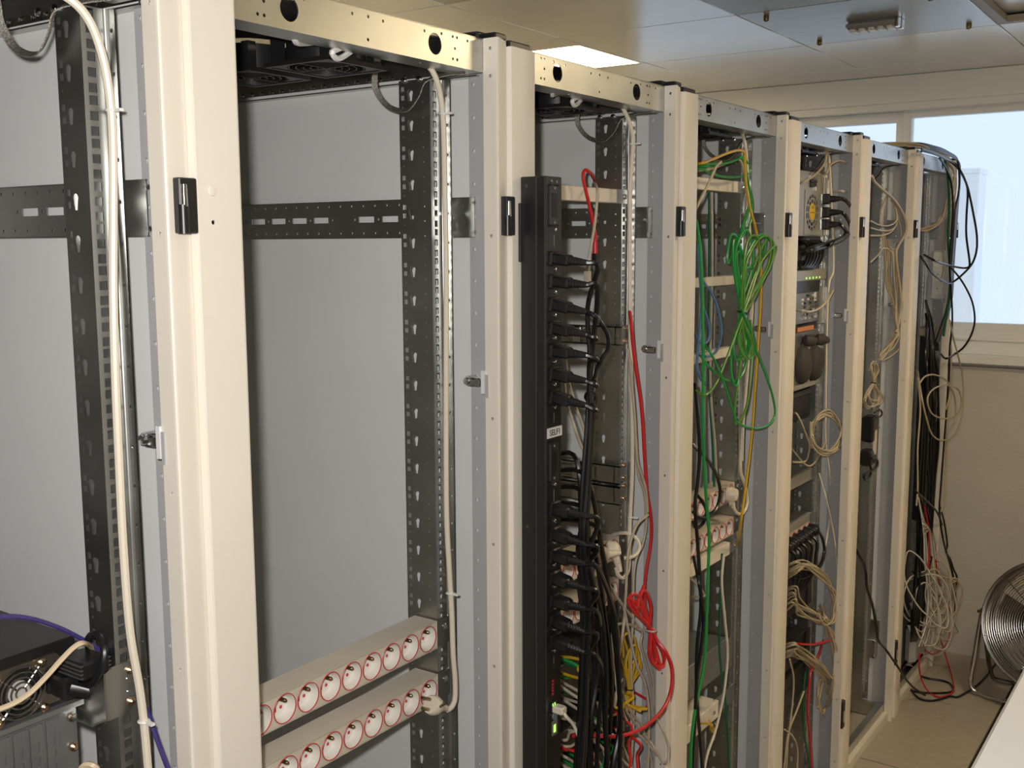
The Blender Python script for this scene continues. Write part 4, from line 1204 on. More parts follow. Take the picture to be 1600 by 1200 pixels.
# ------------------------------------------------------------------ rack 4 : servers
K4 = RY(4)
psteel = mat('pale_server_steel', (0.46, 0.44, 0.39), 0.4, 0.55, noise=0.06, nscale=10)
t = thing('rack_server', 'pale steel server with round fan vent and yellow sticker', 'server', (0, K4, 0), 'stacked servers')
XS = -0.088
hz = at(1262, 333, x=XS)
b = MB().bbox(-0.70, XS - 0.035, 0.085, 0.518, 1.705, 1.882, 0.0015)
for q4 in ((0.085, 0.362, 1.705, 1.882), (0.475, 0.518, 1.705, 1.882), (0.362, 0.475, 1.705, 1.712), (0.362, 0.475, 1.828, 1.882)):
    b.box(XS - 0.035, XS - 0.003, *q4)
build('case', b, psteel, t)
hol = []
cy, cz = 0.418, 1.770
for R, n in ((0.018, 6), (0.032, 10), (0.046, 14)):
    for i in range(n):
        a0 = 2 * math.pi * (i + 0.12) / n; a1 = 2 * math.pi * (i + 0.88) / n
        hol.append([(cy + (R - 0.0045) * math.cos(a0), cz + (R - 0.0045) * math.sin(a0)), (cy + (R - 0.0045) * math.cos(a1), cz + (R - 0.0045) * math.sin(a1)),
                    (cy + (R + 0.0045) * math.cos(a1), cz + (R + 0.0045) * math.sin(a1)), (cy + (R + 0.0045) * math.cos(a0), cz + (R + 0.0045) * math.sin(a0))])
fp = build('vent_plate', MB().plate(rect(0.36, 0.50, 1.708, 1.832), hol, (XS, 0, 0), (0, 1, 0), (0, 0, 1), 0.002), psteel, t)
fr_ = MB().cyl((XS - 0.033, cy, cz), (XS - 0.006, cy, cz), 0.019, n=16)
for q in range(7):
    fr_.box(-0.001, 0.001, -0.017, 0.017, 0.017, 0.053, mtx=Matrix.Translation((XS - 0.019, cy, cz)) @ Matrix.Rotation(q * 2 * math.pi / 7, 4, 'X') @ Matrix.Rotation(0.55, 4, 'Z'))
build('fan_rotor', fr_, BLACKP, fp)
build('yellow_sticker', MB().lathe([(0.024, 0), (0.023, 0.0012), (0.0005, 0.0012)], (XS, cy, cz + 0.002), (1, 0, 0), 24), mat('sticker_yellow', (0.72, 0.46, 0.02), 0.5), fp)
stm = mat('sticker_black', (0.03, 0.03, 0.03), 0.5)
for dy in (-0.006, 0.006):
    build('sticker_mark', MB().box(XS + 0.0012, XS + 0.0016, cy + dy - 0.0015, cy + dy + 0.0015, cz + 0.010, cz + 0.019), stm, fp)
build('sticker_text', MB().box(XS + 0.0012, XS + 0.0015, cy - 0.018, cy + 0.018, cz - 0.001, cz + 0.001), stm, fp)
for i, (z, h) in enumerate(((1.868, 0.004), (1.857, 0.004), (1.846, 0.006))):
    build('port', MB().bbox(XS - 0.004, XS + 0.003, 0.395, 0.445 if i < 2 else 0.44, z - h, z + h, 0.0008), BLACKP if i != 0 else CHROME, t)
build('knob', MB().cyl((XS - 0.003, 0.425, 1.836), (XS + 0.006, 0.425, 1.836), 0.006, n=10), WHITEP, t)
build('blue_label', MB().box(XS, XS + 0.0004, 0.478, 0.498, 1.79, 1.806), mat('label_blue', (0.16, 0.22, 0.32), 0.5), t)
sp = build('side_plate', MB().bbox(-0.12, -0.0905, 0.524, 0.578, 1.705, 1.872, 0.0015), psteel, t)
for z in (1.83, 1.765, 1.72):
    build('tag', MB().bbox(-0.091, -0.088, 0.545, 0.556, z - 0.012, z + 0.012, 0.0008), WHITEP, sp)
# three black leads plugged in its right end
for i, py in enumerate((311, 332, 351)):
    o = bpy.data.objects.new('power_cable', None); COL.objects.link(o)
    tag(o, 'black power lead in the %s inlet of the yellow-stickered server' % ['top', 'middle', 'lowest'][i], 'power cord', 'black leads on the stickered server')
    z = at(1290, py, x=-0.08).z
    q0 = Vector((XS, K4 + 0.505, z))
    mt = Matrix.Translation(q0)
    b = MB().bbox(0.0, 0.022, -0.013, 0.013, -0.0145, 0.0145, 0.003, mtx=mt)
    b.tube([q0 + Vector((0.016, 0.0, 0)), q0 + Vector((0.03, 0.004, 0)), q0 + Vector((0.046, 0.012, 0.001))], 0.011, 9, rf=lambda t: 1.1 - 0.55 * t)
    build('connector', b, BLACKP, o)
    build('collar', MB().bbox(-0.0025, 0.0025, -0.013, 0.013, -0.015, 0.015, 0.001, mtx=mt), CHROME, o)
    e = q0 + Vector((0.040, 0.010, 0.001))
    path = [[(1322, 314), (1334, 330), (1337, 348), (1330, 362), (1315, 373)], [(1320, 336), (1328, 350), (1329, 362), (1318, 372), (1305, 378)], [(1316, 354), (1322, 362), (1318, 370), (1308, 376), (1300, 380)]][i]
    pts = [e, e + Vector((0.006, 0.004, 0))] + world_pts(path, x=-0.03) + world_pts([(1290, 381 + i * 2), (1270, 387 + i * 2), (1250, 392 + i * 2, -0.08)], x=-0.05)
    build('cord', MB().tube(spline(pts, 6), 0.0055, 8), BLACKR, o)
for q in range(6):
    dx = q * 5.0
    cable('black power lead in the looped bunch under the stickered server', BLACKR, 0.0048, [Vector((-0.16, K4 + 0.40 + q * 0.015, 1.68)), (1256 + dx, 378), (1262 + dx * 0.95, 396), (1258 + dx * 0.85, 412), (1252 + dx * 0.7, 418), (1246 + dx * 0.5, 408, -0.09)], x=-0.075, group='black leads bunched under the stickered server', name='power_cable', cat='power cord')
# server with green lights
t = thing('rack_server', 'grey server with a row of green lights and open circuit boards', 'server', (0, K4, 0), 'stacked servers')
za, zb_ = 1.612, 1.46
build('case', MB().bbox(-0.70, -0.092, 0.085, 0.520, zb_, za, 0.0015), steel, t)
build('top_rail', MB().bbox(-0.092, -0.084, 0.30, 0.545, 1.580, 1.612, 0.002), psteel, t)
build('dark_bay', MB().bbox(-0.092, -0.086, 0.30, 0.495, 1.548, 1.584, 0.001), BLACKR, t)
for q in range(5):
    build('indicator_light', MB().box(-0.0842, -0.0830, 0.372 + q * 0.028, 0.376 + q * 0.028, 1.5855, 1.590), LEDG, t)
for r_ in range(7):
    z = 1.538 - r_ * 0.0105
    for q in range(6):
        if rnd.random() < 0.25: continue
        y = 0.36 + q * 0.023 + rnd.uniform(-0.003, 0.003)
        build('board_connector', MB().box(-0.093, -0.0885, y, y + rnd.uniform(0.006, 0.015), z - 0.003, z + 0.003), [CHROME, WHITEP, BRASS, BLACKP][rnd.randrange(4)], t)
build('white_label', MB().box(-0.0925, -0.0912, 0.468, 0.486, 1.520, 1.545), WHITEP, t)
build('bent_bracket', MB().bbox(-0.1, -0.09, 0.515, 0.556, 1.45, 1.56, 0.002), psteel, t)
build('orange_label', MB().box(-0.094, -0.085, 0.32, 0.455, 1.440, 1.452), mat('orange_label', (0.62, 0.24, 0.08), 0.5), t)
cable('tan network lead curving out of the open circuit boards', mat('tan_pvc', (0.6, 0.5, 0.36)), 0.0030, [Vector((-0.2, K4 + 0.38, 1.49)), (1248, 485), (1262, 487), (1276, 484), (1288, 475), (1297, 463), (1302, 453)], x=-0.05)
t = thing('rack_server', 'grey server with two dark rounded fan covers', 'server', (0, K4, 0), 'stacked servers')
build('case', MB().bbox(-0.70, -0.094, 0.085, 0.520, 1.282, 1.438, 0.0015), steel, t)
dk = mat('dusty_black', (0.05, 0.043, 0.036), 0.7)
for (y, z, ry, rz) in ((0.375, 1.345, 0.042, 0.055), (0.475, 1.340, 0.038, 0.052)):
    b = MB()
    prof = [(1.0, 0.0), (0.98, 0.012), (0.85, 0.022), (0.55, 0.028), (0.0, 0.030)]
    vs = []; fs = []
    for (rr, h) in prof:
        for i in range(18):
            a = 2 * math.pi * i / 18
            vs.append((-0.0945 + h, y + ry * rr * math.cos(a), z + rz * rr * math.sin(a)))
    for k_ in range(len(prof) - 1):
        for i in range(18):
            fs.append((k_ * 18 + i, k_ * 18 + (i + 1) % 18, k_ * 18 + 18 + (i + 1) % 18, k_ * 18 + 18 + i))
    b.add(vs, fs)
    build('fan_cover', b, dk, t)
    b = MB().lathe([(0.006, 0), (0.016, 0.006), (0.017, 0.022), (0.009, 0.040), (0.002, 0.044)], (-0.09, y + 0.006, z + 0.068), (0.75, 0.65, -0.05), 14, cap0=True, cap1=True)
    build('plug_cap', b, dk, t)
build('divider', MB().bbox(-0.097, -0.086, 0.424, 0.431, 1.288, 1.40, 0.001), psteel, t)
build('lower_lip', MB().bbox(-0.10, -0.084, 0.30, 0.53, 1.276, 1.290, 0.002), psteel, t)
t = thing('rack_server', 'black box on the shelf above the tan cable coil', 'server', (0, K4, 0), 'stacked servers')
build('case', MB().bbox(-0.45, -0.10, 0.09, 0.49, 1.180, 1.268, 0.006), BLACKP, t)
build('front_lip', MB().bbox(-0.102, -0.094, 0.10, 0.48, 1.25, 1.268, 0.003), DSTEEL, t)
for (z, lab) in ((1.02, 'steel shelf just under the tan cable coil'), (0.885, 'steel shelf just above the black plugged socket strip')):
    t = thing('rack_shelf', lab, 'shelf', (0, K4, 0), 'steel shelves of the server rack')
    build('shelf_plate', MB().bbox(-0.60, -0.105, 0.08, 0.515, z - 0.002, z + 0.002, 0.0005), GALV, t)
    build('shelf_lip', MB().bbox(-0.106, -0.096, 0.08, 0.515, z - 0.032, z + 0.002, 0.001), psteel, t)
    build('mounting_ear', MB().box(-0.0962, -0.0942, 0.50, 0.55, z - 0.032, z), GALV, t)
# coil of tan cable
TAN = mat('yellowish_tan_pvc', (0.50, 0.41, 0.27), 0.42)
def coil(label, m_, r, c, rx, ry, turns, x, lead, tail, group=None, jit=1.5, tilt=0.0):
    pts = list(lead)
    for i in range(int(turns * 10)):
        a = 2 * math.pi * i / 10 + 2.4
        s = 1 - 0.25 * abs(math.sin(i * 0.37))
        px = c[0] + rx * s * math.cos(a) + ry * tilt * math.sin(a) + rnd.uniform(-jit, jit)
        py = c[1] + ry * s * math.sin(a) + rnd.uniform(-jit, jit)
        pts.append((px, py, x + rnd.uniform(-0.012, 0.012)))
    pts += list(tail)
    return cable(label, m_, r, pts, x=x, group=group, seg=4)
coil('tan network cable coiled beside the black shelf box', TAN, 0.0028, (1290, 677), 28, 36, 4.3, -0.03, [Vector((-0.16, K4 + 0.40, 1.16)), (1240, 645, -0.07), (1252, 660, -0.05)], [(1262, 715, -0.05), (1240, 722, -0.07), Vector((-0.2, K4 + 0.35, 1.07))])
cable('thin tan cable drooping in a long catenary under the coil', TAN, 0.0024, [(1236, 700, -0.08), (1262, 728, -0.05), (1278, 715, -0.04), (1290, 690, -0.03)])
cable('cream cable arching out high over the stickered server', TAN, 0.0030, [Vector((-0.12, K4 + 0.5, 1.90)), (1289, 272), (1297, 258), (1312, 251), (1324, 257), (1331, 270), (1335, 290), (1340, 310, -0.03)], x=-0.05)
cable('tan cable sagging from the top beam over the stickered server', TAN, 0.0032, [(1291, 236, -0.06), (1290, 250), (1284, 262), (1272, 274), (1258, 283), (1246, 288, -0.08)], x=-0.06)
cord_with_clips('cream power cord beside the stack of servers', CREAM, 0.0036, [(1285, 232, -0.09), (1294, 242, -0.075), (1297, 270), (1300, 340), (1302, 420), (1296, 440), (1293, 480), (1291, 560), (1290, 640), (1290, 690), (1296, 740), (1298, 790), (1290, 850), (1280, 880, -0.09)], [], PCG, x=-0.065)
cable('thin cream cable running down past the latch to the tan loops', CREAM, 0.0024, [(1280, 740, -0.08), (1290, 775), (1300, 820), (1306, 860), (1308, 900), (1308, 950), (1307, 1000)], x=-0.035)
for q in range(2):
    cable('cream cable stub bulging behind the three black leads', CREAM, 0.004, [(1300, 300 + q * 70, -0.09), (1318, 299 + q * 75), (1330, 306 + q * 68), (1333, 316 + q * 62, -0.06)], x=-0.05, group='cream cable stubs')
# lower strip with black plugs
power_strip(4, 0.838, 'beige socket strip packed with black plugs')
for q in range(6):
    y = 0.519 - SP * (q + 0.5)
    o = bpy.data.objects.new('power_cable', None); COL.objects.link(o)
    tag(o, 'black power lead plugged %s from the right end of the full socket strip' % ORD[q], 'power cord', 'black leads in the full socket strip')
    b = MB().lathe([(0.017, -0.014), (0.0185, 0.003), (0.0185, 0.016), (0.012, 0.028), (0.0005, 0.032)], (-0.0945, K4 + y, 0.838), (1, 0, 0), 16, cap0=True)
    build('plug', b, BLACKP, o)
    if q == 0:
        pts = [Vector((-0.072, K4 + y + 0.005, 0.832))] + world_pts([(1281, 833, -0.05), (1286, 845, -0.04), (1288, 860, -0.04), (1283, 880, -0.04), (1272, 893, -0.045), (1255, 903, -0.05), (1238, 905, -0.07)])
    else:
        pts = [Vector((-0.072, K4 + y, 0.832)), Vector((-0.055, K4 + y, 0.815)), Vector((-0.055, K4 + y - 0.005, 0.78)), Vector((-0.06, K4 + y - 0.02, 0.72)), Vector((-0.10, K4 + y - 0.05, 0.66)), Vector((-0.2, K4 + y - 0.08, 0.62))]
    build('cord', MB().tube(spline(pts, 6), 0.0042, 7), BLACKR, o)
for q in range(9):
    e = q * 2.2
    cable('tan network cable in the thick loop under the black plugs', TAN, 0.0027, [Vector((-0.18, K4 + 0.36, 0.70 - q * 0.004)), (1240, 880 + e), (1258, 878 + e * 0.6), (1275, 887 + e * 0.5), (1291, 905 + e * 0.4), (1302, 928), (1307 - e * 0.3, 950), (1304 - e * 0.4, 968), (1296 - e * 0.4, 975), (1288 - e * 0.3, 965), (1284 - e * 0.4, 945 + e * 0.5, -0.08)], x=-0.03 + rnd.uniform(-0.012, 0.012), jit=0.006, group='tan cables in the thick loop')
for q in range(9):
    e = q * 2.0
    cable('tan network cable swept down from the lower servers into the tied bundle', TAN, 0.0027, [Vector((-0.18, K4 + 0.33, 0.62 - q * 0.012)), (1236, 915 + e * 2), (1248, 935 + e * 1.6), (1265, 950 + e), (1280, 962 + e * 0.6), (1290, 975), (1294 + e * 0.3, 990), (1298 + e * 0.5, 1010), (1302 + e * 0.3, 1040), (1306 - e * 0.4, 1075), (1300 - e * 0.6, 1120, -0.06)], x=-0.03 + rnd.uniform(-0.01, 0.01), jit=0.006, group='tan cables in the tied bundle')
for q in range(10):
    e = q * 2.0
    cable('tan network cable in the fan of leads at the bottom servers', TAN, 0.0027, [Vector((-0.2, K4 + 0.33, 0.46 - q * 0.006)), (1232, 1008 + e), (1248, 1012 + e), (1266, 1022 + e), (1283, 1038 + e * 0.9), (1296, 1055 + e * 0.8), (1304, 1072 + e * 0.7), (1308, 1090 + e, -0.07)], x=-0.04 + rnd.uniform(-0.012, 0.012), jit=0.006, group='tan cables in the fan of leads')
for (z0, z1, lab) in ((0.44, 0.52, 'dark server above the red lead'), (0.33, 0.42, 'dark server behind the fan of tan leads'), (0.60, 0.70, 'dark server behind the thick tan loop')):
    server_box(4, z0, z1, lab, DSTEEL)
cable('short red network lead across the tan bundle', RED, 0.0032, [(1232, 1004, -0.08), (1250, 1006), (1270, 1007), (1285, 1004), (1296, 1001), (1300, 1004, -0.06)], x=-0.025)
cable('red network cable hanging down below the tan bundle', RED, 0.0032, [(1286, 1000, -0.07), (1278, 1025), (1268, 1045), (1264, 1075), (1262, 1110), (1265, 1150), (1268, 1200), (1266, 1260)], x=-0.045)
for (pts, lab) in (([(1234, 1030), (1240, 1060), (1238, 1100), (1231, 1160), (1228, 1220)], 'tan cable trailing to the floor beside the post'), ([(1226, 1140), (1238, 1150), (1246, 1170), (1245, 1210)], 'tan cable curling near the floor'),
                   ([(1256, 1080), (1245, 1110), (1232, 1145), (1225, 1200)], 'tan cable slanting behind the red cable')):
    cable(lab + ' in the server stack rack', TAN, 0.0028, pts, x=-0.03)
cable('green network cable hanging beside the long red one', DGREEN, 0.0030, [(1258, 1050), (1255, 1090), (1256, 1140), (1262, 1180), (1268, 1230)], x=-0.05)
coil('cream network cable bundled on the rear of the tied tan bundle', TAN, 0.0027, (1285, 1085), 9, 32, 4, -0.055, [(1290, 1040)], [(1288, 1120)])

# ------------------------------------------------------------------ rack 5 : thin beige cables
K5 = RY(5)
cable('thick tan cable arching from the post into the narrow beige bundle', TAN, 0.0048, [Vector((-0.14, K5 + 0.30, 1.83)), (1358, 276), (1366, 284), (1380, 297), (1395, 310), (1406, 325), (1414, 342), (1416, 358), (1412, 370), (1404, 383), (1400, 395), (1402, 420), (1406, 450), (1408, 480), (1405, 500), (1400, 520)], x=-0.02, n=7)
G5 = 'thin tan cables in the sparse rack'
for q, pts in enumerate(([(1360, 345), (1372, 351), (1386, 353), (1398, 348), (1401, 338), (1398, 322), (1392, 312)], [(1360, 356), (1375, 360), (1390, 360), (1400, 352), (1401, 335), (1396, 318)], [(1360, 368), (1376, 368), (1390, 364), (1398, 356)],
                         [(1386, 305), (1382, 315), (1376, 330), (1375, 350)], [(1392, 306), (1399, 320), (1403, 340), (1407, 355), (1408, 370), (1404, 385)], [(1360, 410), (1372, 398), (1380, 388), (1395, 390), (1403, 380)])):
    cable('thin tan cable arching near the top of the sparse rack', TAN, 0.0028, pts, x=-0.03, group=G5)
for q in range(7):
    e = q * 2.2
    cable('thin tan cable hanging in the long narrow bundle', TAN, 0.0027, [(1382 + e * 0.8, 360 + q * 6), (1384 + e, 400), (1386 + e, 440), (1394 + e * 0.6, 470), (1400, 500), (1403 - e * 0.3, 520), (1394 - e * 0.6, 540), (1382 - e * 0.5, 555), (1373 + e * 0.2, 562)], x=-0.035 + rnd.uniform(-0.012, 0.012), jit=0.006, group='thin tan cables in the narrow bundle')
cable('tan cable swinging in from the post to the tied hank', TAN, 0.0028, [(1405, 515, -0.03), (1409, 535), (1402, 548), (1390, 558), (1378, 564)], x=-0.03)
hank('tan network cable in a small tied hank above the black adapter', TAN, 0.0026, (1365, 598), [(1362, 568, 4), (1368, 570, 5), (1365, 566, 6)], [(1362, 634, 12), (1370, 632, 9), (1358, 636, 8), (1366, 626, 6)], -0.03, jit=0.004)
ad = thing('power_adapter', 'black power adapter with its curled lead tied to the rail', 'adapter', (0, 0, 0))
a0 = at(1362, 668, x=-0.06)
build('body', MB().bbox(-0.085, -0.045, a0.y - 0.035, a0.y + 0.03, a0.z - 0.045, a0.z + 0.04, 0.006), BLACKP, ad)
a1 = at(1358, 712, x=-0.06)
build('lower_body', MB().bbox(-0.085, -0.045, a1.y - 0.035, a1.y + 0.028, a1.z - 0.03, a1.z + 0.02, 0.006), BLACKP, ad)
sub_tube('lead', BLACKR, 0.003, world_pts([(1366, 645), (1374, 640), (1378, 645), (1375, 651), (1368, 650), (1362, 656)], x=-0.04), ad)
sub_tube('lead', BLACKR, 0.0042, world_pts([(1362, 716), (1370, 718), (1370, 728), (1362, 735), (1350, 742), (1352, 750), (1358, 746), (1361, 735), (1358, 720)], x=-0.04), ad)
sub_tube('cable_tie', BLACKR, 0.0015, world_pts([(1365, 668), (1370, 670), (1375, 668)], x=-0.035), ad)
st_ = MB().box(-0.05, -0.044, at(1368, 690, x=-0.045).y - 0.012, at(1368, 690, x=-0.045).y + 0.012, at(1368, 709, x=-0.045).z, at(1368, 672, x=-0.045).z)
build('cream_block', st_, CREAM, ad)
cable('black mains lead slanting down across the bare bottom of the sparse rack', BLACKR, 0.0042, [(1330, 845, -0.07), (1341, 865), (1352, 890), (1355, 920), (1363, 945), (1369, 980), (1372, 1000), (1384, 1015), (1398, 1035, 0.02), (1408, 1050, 0.03), (1416, 1062, 0.03), (1428, 1075, 0.03), (1445, 1086, 0.05)], x=-0.01, name='power_cable', cat='power cord', n=7)
jb = thing('junction_box', 'grey zinc connector block screwed low on the rack side', 'junction box', (0, 0, 0))
j0 = at(1358, 1010, y=K5 + 0.575)
build('block', MB().bbox(j0.x - 0.028, j0.x + 0.028, K5 + 0.555, K5 + 0.583, j0.z - 0.035, j0.z + 0.035, 0.003), BGALV, jb)
for dz in (-0.028, 0.028):
    build('screw', MB().cyl((j0.x + 0.022, K5 + 0.5565, j0.z + dz), (j0.x + 0.022, K5 + 0.552, j0.z + dz), 0.004, n=8), CHROME, jb)
build('red_rag', MB().bbox(-0.16, -0.10, K5 + 0.33, K5 + 0.40, 0.004, 0.03, 0.008), mat('rag', (0.35, 0.22, 0.17), 0.9, noise=0.4, nscale=60), None)
tag(bpy.data.objects['red_rag'], 'crumpled pinkish cloth on the floor inside the sparse rack', 'cloth')

# ------------------------------------------------------------------ rack 6 : tangled last rack
K6 = RY(6)
ss = thing('wall_socket_strip', 'white vertical strip of round sockets inside the last rack', 'power strip', (0, 0, 0))
s0 = at(1470, 395, y=K6 + 0.585); s1 = at(1467, 468, y=K6 + 0.585)
xs_ = (s0.x + s1.x) / 2
build('housing', MB().bbox(xs_ - 0.026, xs_ + 0.026, K6 + 0.555, K6 + 0.592, s1.z, s0.z + 0.01, 0.006), WHITEP, ss)
for q in range(3):
    z = s1.z + (s0.z - s1.z) * (0.2 + 0.3 * q)
    c_ = build('socket', MB().lathe([(0.022, 0), (0.0215, 0.004), (0.019, 0.004), (0.018, 0.0005), (0.0005, 0.0005)], (xs_, K6 + 0.556, z), (0, -1, 0), 20), SOCK, ss)
    build('earth_pin', MB().cyl((xs_, K6 + 0.556, z + 0.008), (xs_, K6 + 0.551, z + 0.008), 0.0024, n=8), BRASS, c_)
vs_ = thing('vertical_power_strip', 'black vertical power strip with a beige cable clamp in the last rack', 'power strip', (0, 0, 0))
t0 = at(1460, 520, x=-0.03); t1 = at(1450, 800, x=-0.03)
build('body', MB().bbox(-0.075, -0.035, t0.y - 0.03, t0.y + 0.03, 0.62, t0.z, 0.004), BLACKP, vs_)
build('clamp', MB().bbox(-0.078, -0.032, t0.y - 0.045, t0.y + 0.035, t0.z - 0.012, t0.z + 0.022, 0.004), mat('clamp_tan', (0.42, 0.34, 0.23), 0.5), vs_)
for q in range(6):
    z = t0.z - 0.05 - q * 0.055
    build('plug', MB().bbox(-0.036, -0.008, t0.y - 0.016, t0.y + 0.016, z - 0.016, z + 0.016, 0.005), BLACKP, vs_)
build('paper_label', MB().box(-0.033, -0.031, t0.y - 0.02, t0.y + 0.012, 0.93, 0.945), CREAM, vs_)
GB6 = 'black power leads hanging in the last rack'
for q in range(16):
    e = rnd.uniform(-1, 1)
    x_ = rnd.uniform(-0.04, 0.015)
    top = rnd.choice([470, 490, 510, 535, 560])
    pts = [(1448 + rnd.uniform(-3, 6), top, -0.06), (1455 + e * 9, top + 50), (1456 + e * 12, 620 if top < 560 else 660), (1454 + e * 13 + rnd.uniform(-3, 3), 700), (1450 + e * 13 + rnd.uniform(-4, 4), 780), (1445 + e * 12, 850), (1440 + e * 12 + rnd.uniform(-4, 4), 920), (1432 + e * 8, 985), (1426 + rnd.uniform(-4, 12), 1022, -0.08)]
    cable('black power lead in the dense bundle down the last rack', BLACKR, 0.0046, pts, x=x_, group=GB6, name='power_cable', cat='power cord')
for pts, x_, lab in (([(1440, 233), (1452, 236), (1466, 242), (1480, 250), (1492, 258), (1502, 270), (1511, 290), (1516, 310), (1521, 335), (1526, 365), (1526, 390), (1520, 410), (1508, 425), (1490, 440), (1478, 441), (1460, 430), (1446, 412), (1438, 400, -0.05)], 0.03, 'black lead swinging wide outside the last rack'),
                     ([(1440, 236), (1456, 240), (1470, 245), (1490, 254), (1500, 266), (1508, 282), (1512, 300), (1510, 340), (1510, 370), (1515, 410), (1512, 418), (1498, 418), (1478, 413), (1460, 407), (1444, 398, -0.04)], 0.025, 'black lead drooping in the inner loop outside the last rack'),
                     ([(1486, 418), (1500, 435), (1512, 455), (1520, 475), (1523, 500), (1518, 522), (1506, 542), (1492, 553), (1478, 560), (1470, 553, -0.03)], 0.03, 'black lead bulging before the window sill'),
                     ([(1468, 247), (1478, 262), (1486, 285), (1489, 320), (1487, 360), (1484, 410), (1486, 450), (1488, 500), (1484, 545), (1482, 600), (1476, 680), (1470, 760), (1468, 800), (1474, 845), (1484, 880), (1490, 905), (1493, 935), (1491, 965), (1486, 970)], 0.02, 'long black lead hanging along the end of the last rack'),
                     ([(1468, 790), (1475, 815), (1480, 850), (1478, 862), (1484, 872), (1490, 890), (1495, 902), (1492, 918), (1482, 925), (1465, 932), (1448, 925, -0.04)], 0.02, 'black lead knotted at the foot of the last rack'),
                     ([(1430, 765), (1442, 785), (1452, 810), (1456, 840), (1456, 870), (1450, 890), (1438, 898), (1425, 893, -0.04)], 0.03, 'black lead making a half loop low in the last rack'),
                     ([(1434, 770), (1450, 785), (1464, 800), (1472, 820)], 0.03, 'black lead crossing diagonally low in the last rack')):
    pts = [p if len(p) == 3 else (p[0], p[1], x_ + max(0.0, p[0] - 1486) * 0.0022) for p in pts]
    cable(lab, BLACKR, 0.0038, pts, x=x_, name='power_cable', cat='power cord', n=6)
for q in range(5):
    cable('tan network cable lying over the top of the last two racks', TAN, 0.0036, [Vector((-0.12 - q * 0.012, K6 - 0.13 + q * 0.01, 1.998)), Vector((-0.09 - q * 0.008, K6 + 0.0, 2.003 + q * 0.003)), Vector((-0.04, K6 + 0.12, 2.006 + q * 0.003)), Vector((-0.015, K6 + 0.30, 2.004)), Vector((0.0, K6 + 0.42, 1.985 - q * 0.004)), Vector((0.01, K6 + 0.50 - q * 0.01, 1.93)), Vector((0.005, K6 + 0.50 - q * 0.02, 1.84)), Vector((-0.01, K6 + 0.46 - q * 0.02, 1.77)), Vector((-0.05, K6 + 0.38, 1.735)), Vector((-0.1, K6 + 0.32, 1.73))], jit=0.006, group='tan cables over the top of the last racks')
for q in range(6):
    cable('black lead bundled over the top beam of the last rack', BLACKR, 0.0042, [Vector((-0.10 - q * 0.01, K6 + 0.02, 2.004)), Vector((-0.05, K6 + 0.12, 2.008 + q * 0.003)), Vector((-0.015, K6 + 0.26, 2.008 + (q % 3) * 0.006)), Vector((0.0, K6 + 0.40, 2.0 + (q % 3) * 0.005)), Vector((0.01, K6 + 0.52, 1.985)), Vector((0.012, K6 + 0.56, 1.94 - q * 0.01)), Vector((0.008, K6 + 0.565 - q * 0.006, 1.80)), Vector((0.005, K6 + 0.56 - q * 0.008, 1.60)), Vector((0.004, K6 + 0.55 - q * 0.01, 1.45)), Vector((-0.03, K6 + 0.52 - q * 0.01, 1.3))], group='black leads over the top beam', name='power_cable', cat='power cord')
cable('dark green lead hanging at the end post of the last rack', DGREEN, 0.0045, [(1476, 250), (1481, 275), (1483, 320), (1481, 370), (1484, 420), (1484, 460), (1478, 500), (1474, 525)], x=0.012)
GT6 = 'tan network cables hanging at the last rack'
for pts, x_, lab in (([(1436, 600), (1446, 588), (1462, 586), (1480, 596), (1484, 615), (1478, 640)], 0.04, 'tan cable arching over the black bundle'),
                     ([(1484, 500), (1490, 530), (1498, 560), (1504, 590), (1505, 630), (1500, 660), (1488, 682), (1470, 688), (1456, 678), (1448, 655), (1440, 620), (1434, 580, -0.02)], 0.05, 'tan cable drooping in the largest loop'),
                     ([(1484, 602), (1498, 610), (1502, 630), (1494, 648), (1475, 654), (1456, 646), (1449, 625), (1456, 610), (1472, 602), (1484, 604), (1492, 622), (1492, 655), (1484, 672)], 0.045, 'tan cable coiled in a round loop'),
                     ([(1486, 540), (1486, 600), (1480, 660), (1478, 720), (1475, 780), (1470, 800)], 0.03, 'tan cable hanging straight along the wall side'),
                     ([(1434, 590), (1438, 640), (1434, 700), (1434, 760), (1432, 790)], 0.03, 'tan cable hanging straight along the left post'),
                     ([(1474, 330), (1474, 380), (1474, 420), (1470, 440)], -0.03, 'tan cable behind the green lead')):
    cable(lab + ' of the last rack', TAN, 0.0030, pts, x=x_, group=GT6)
HEAPW = mat('offwhite_pvc', (0.56, 0.51, 0.42), 0.42)
WG = 'white network cables heaped at the foot of the last rack'
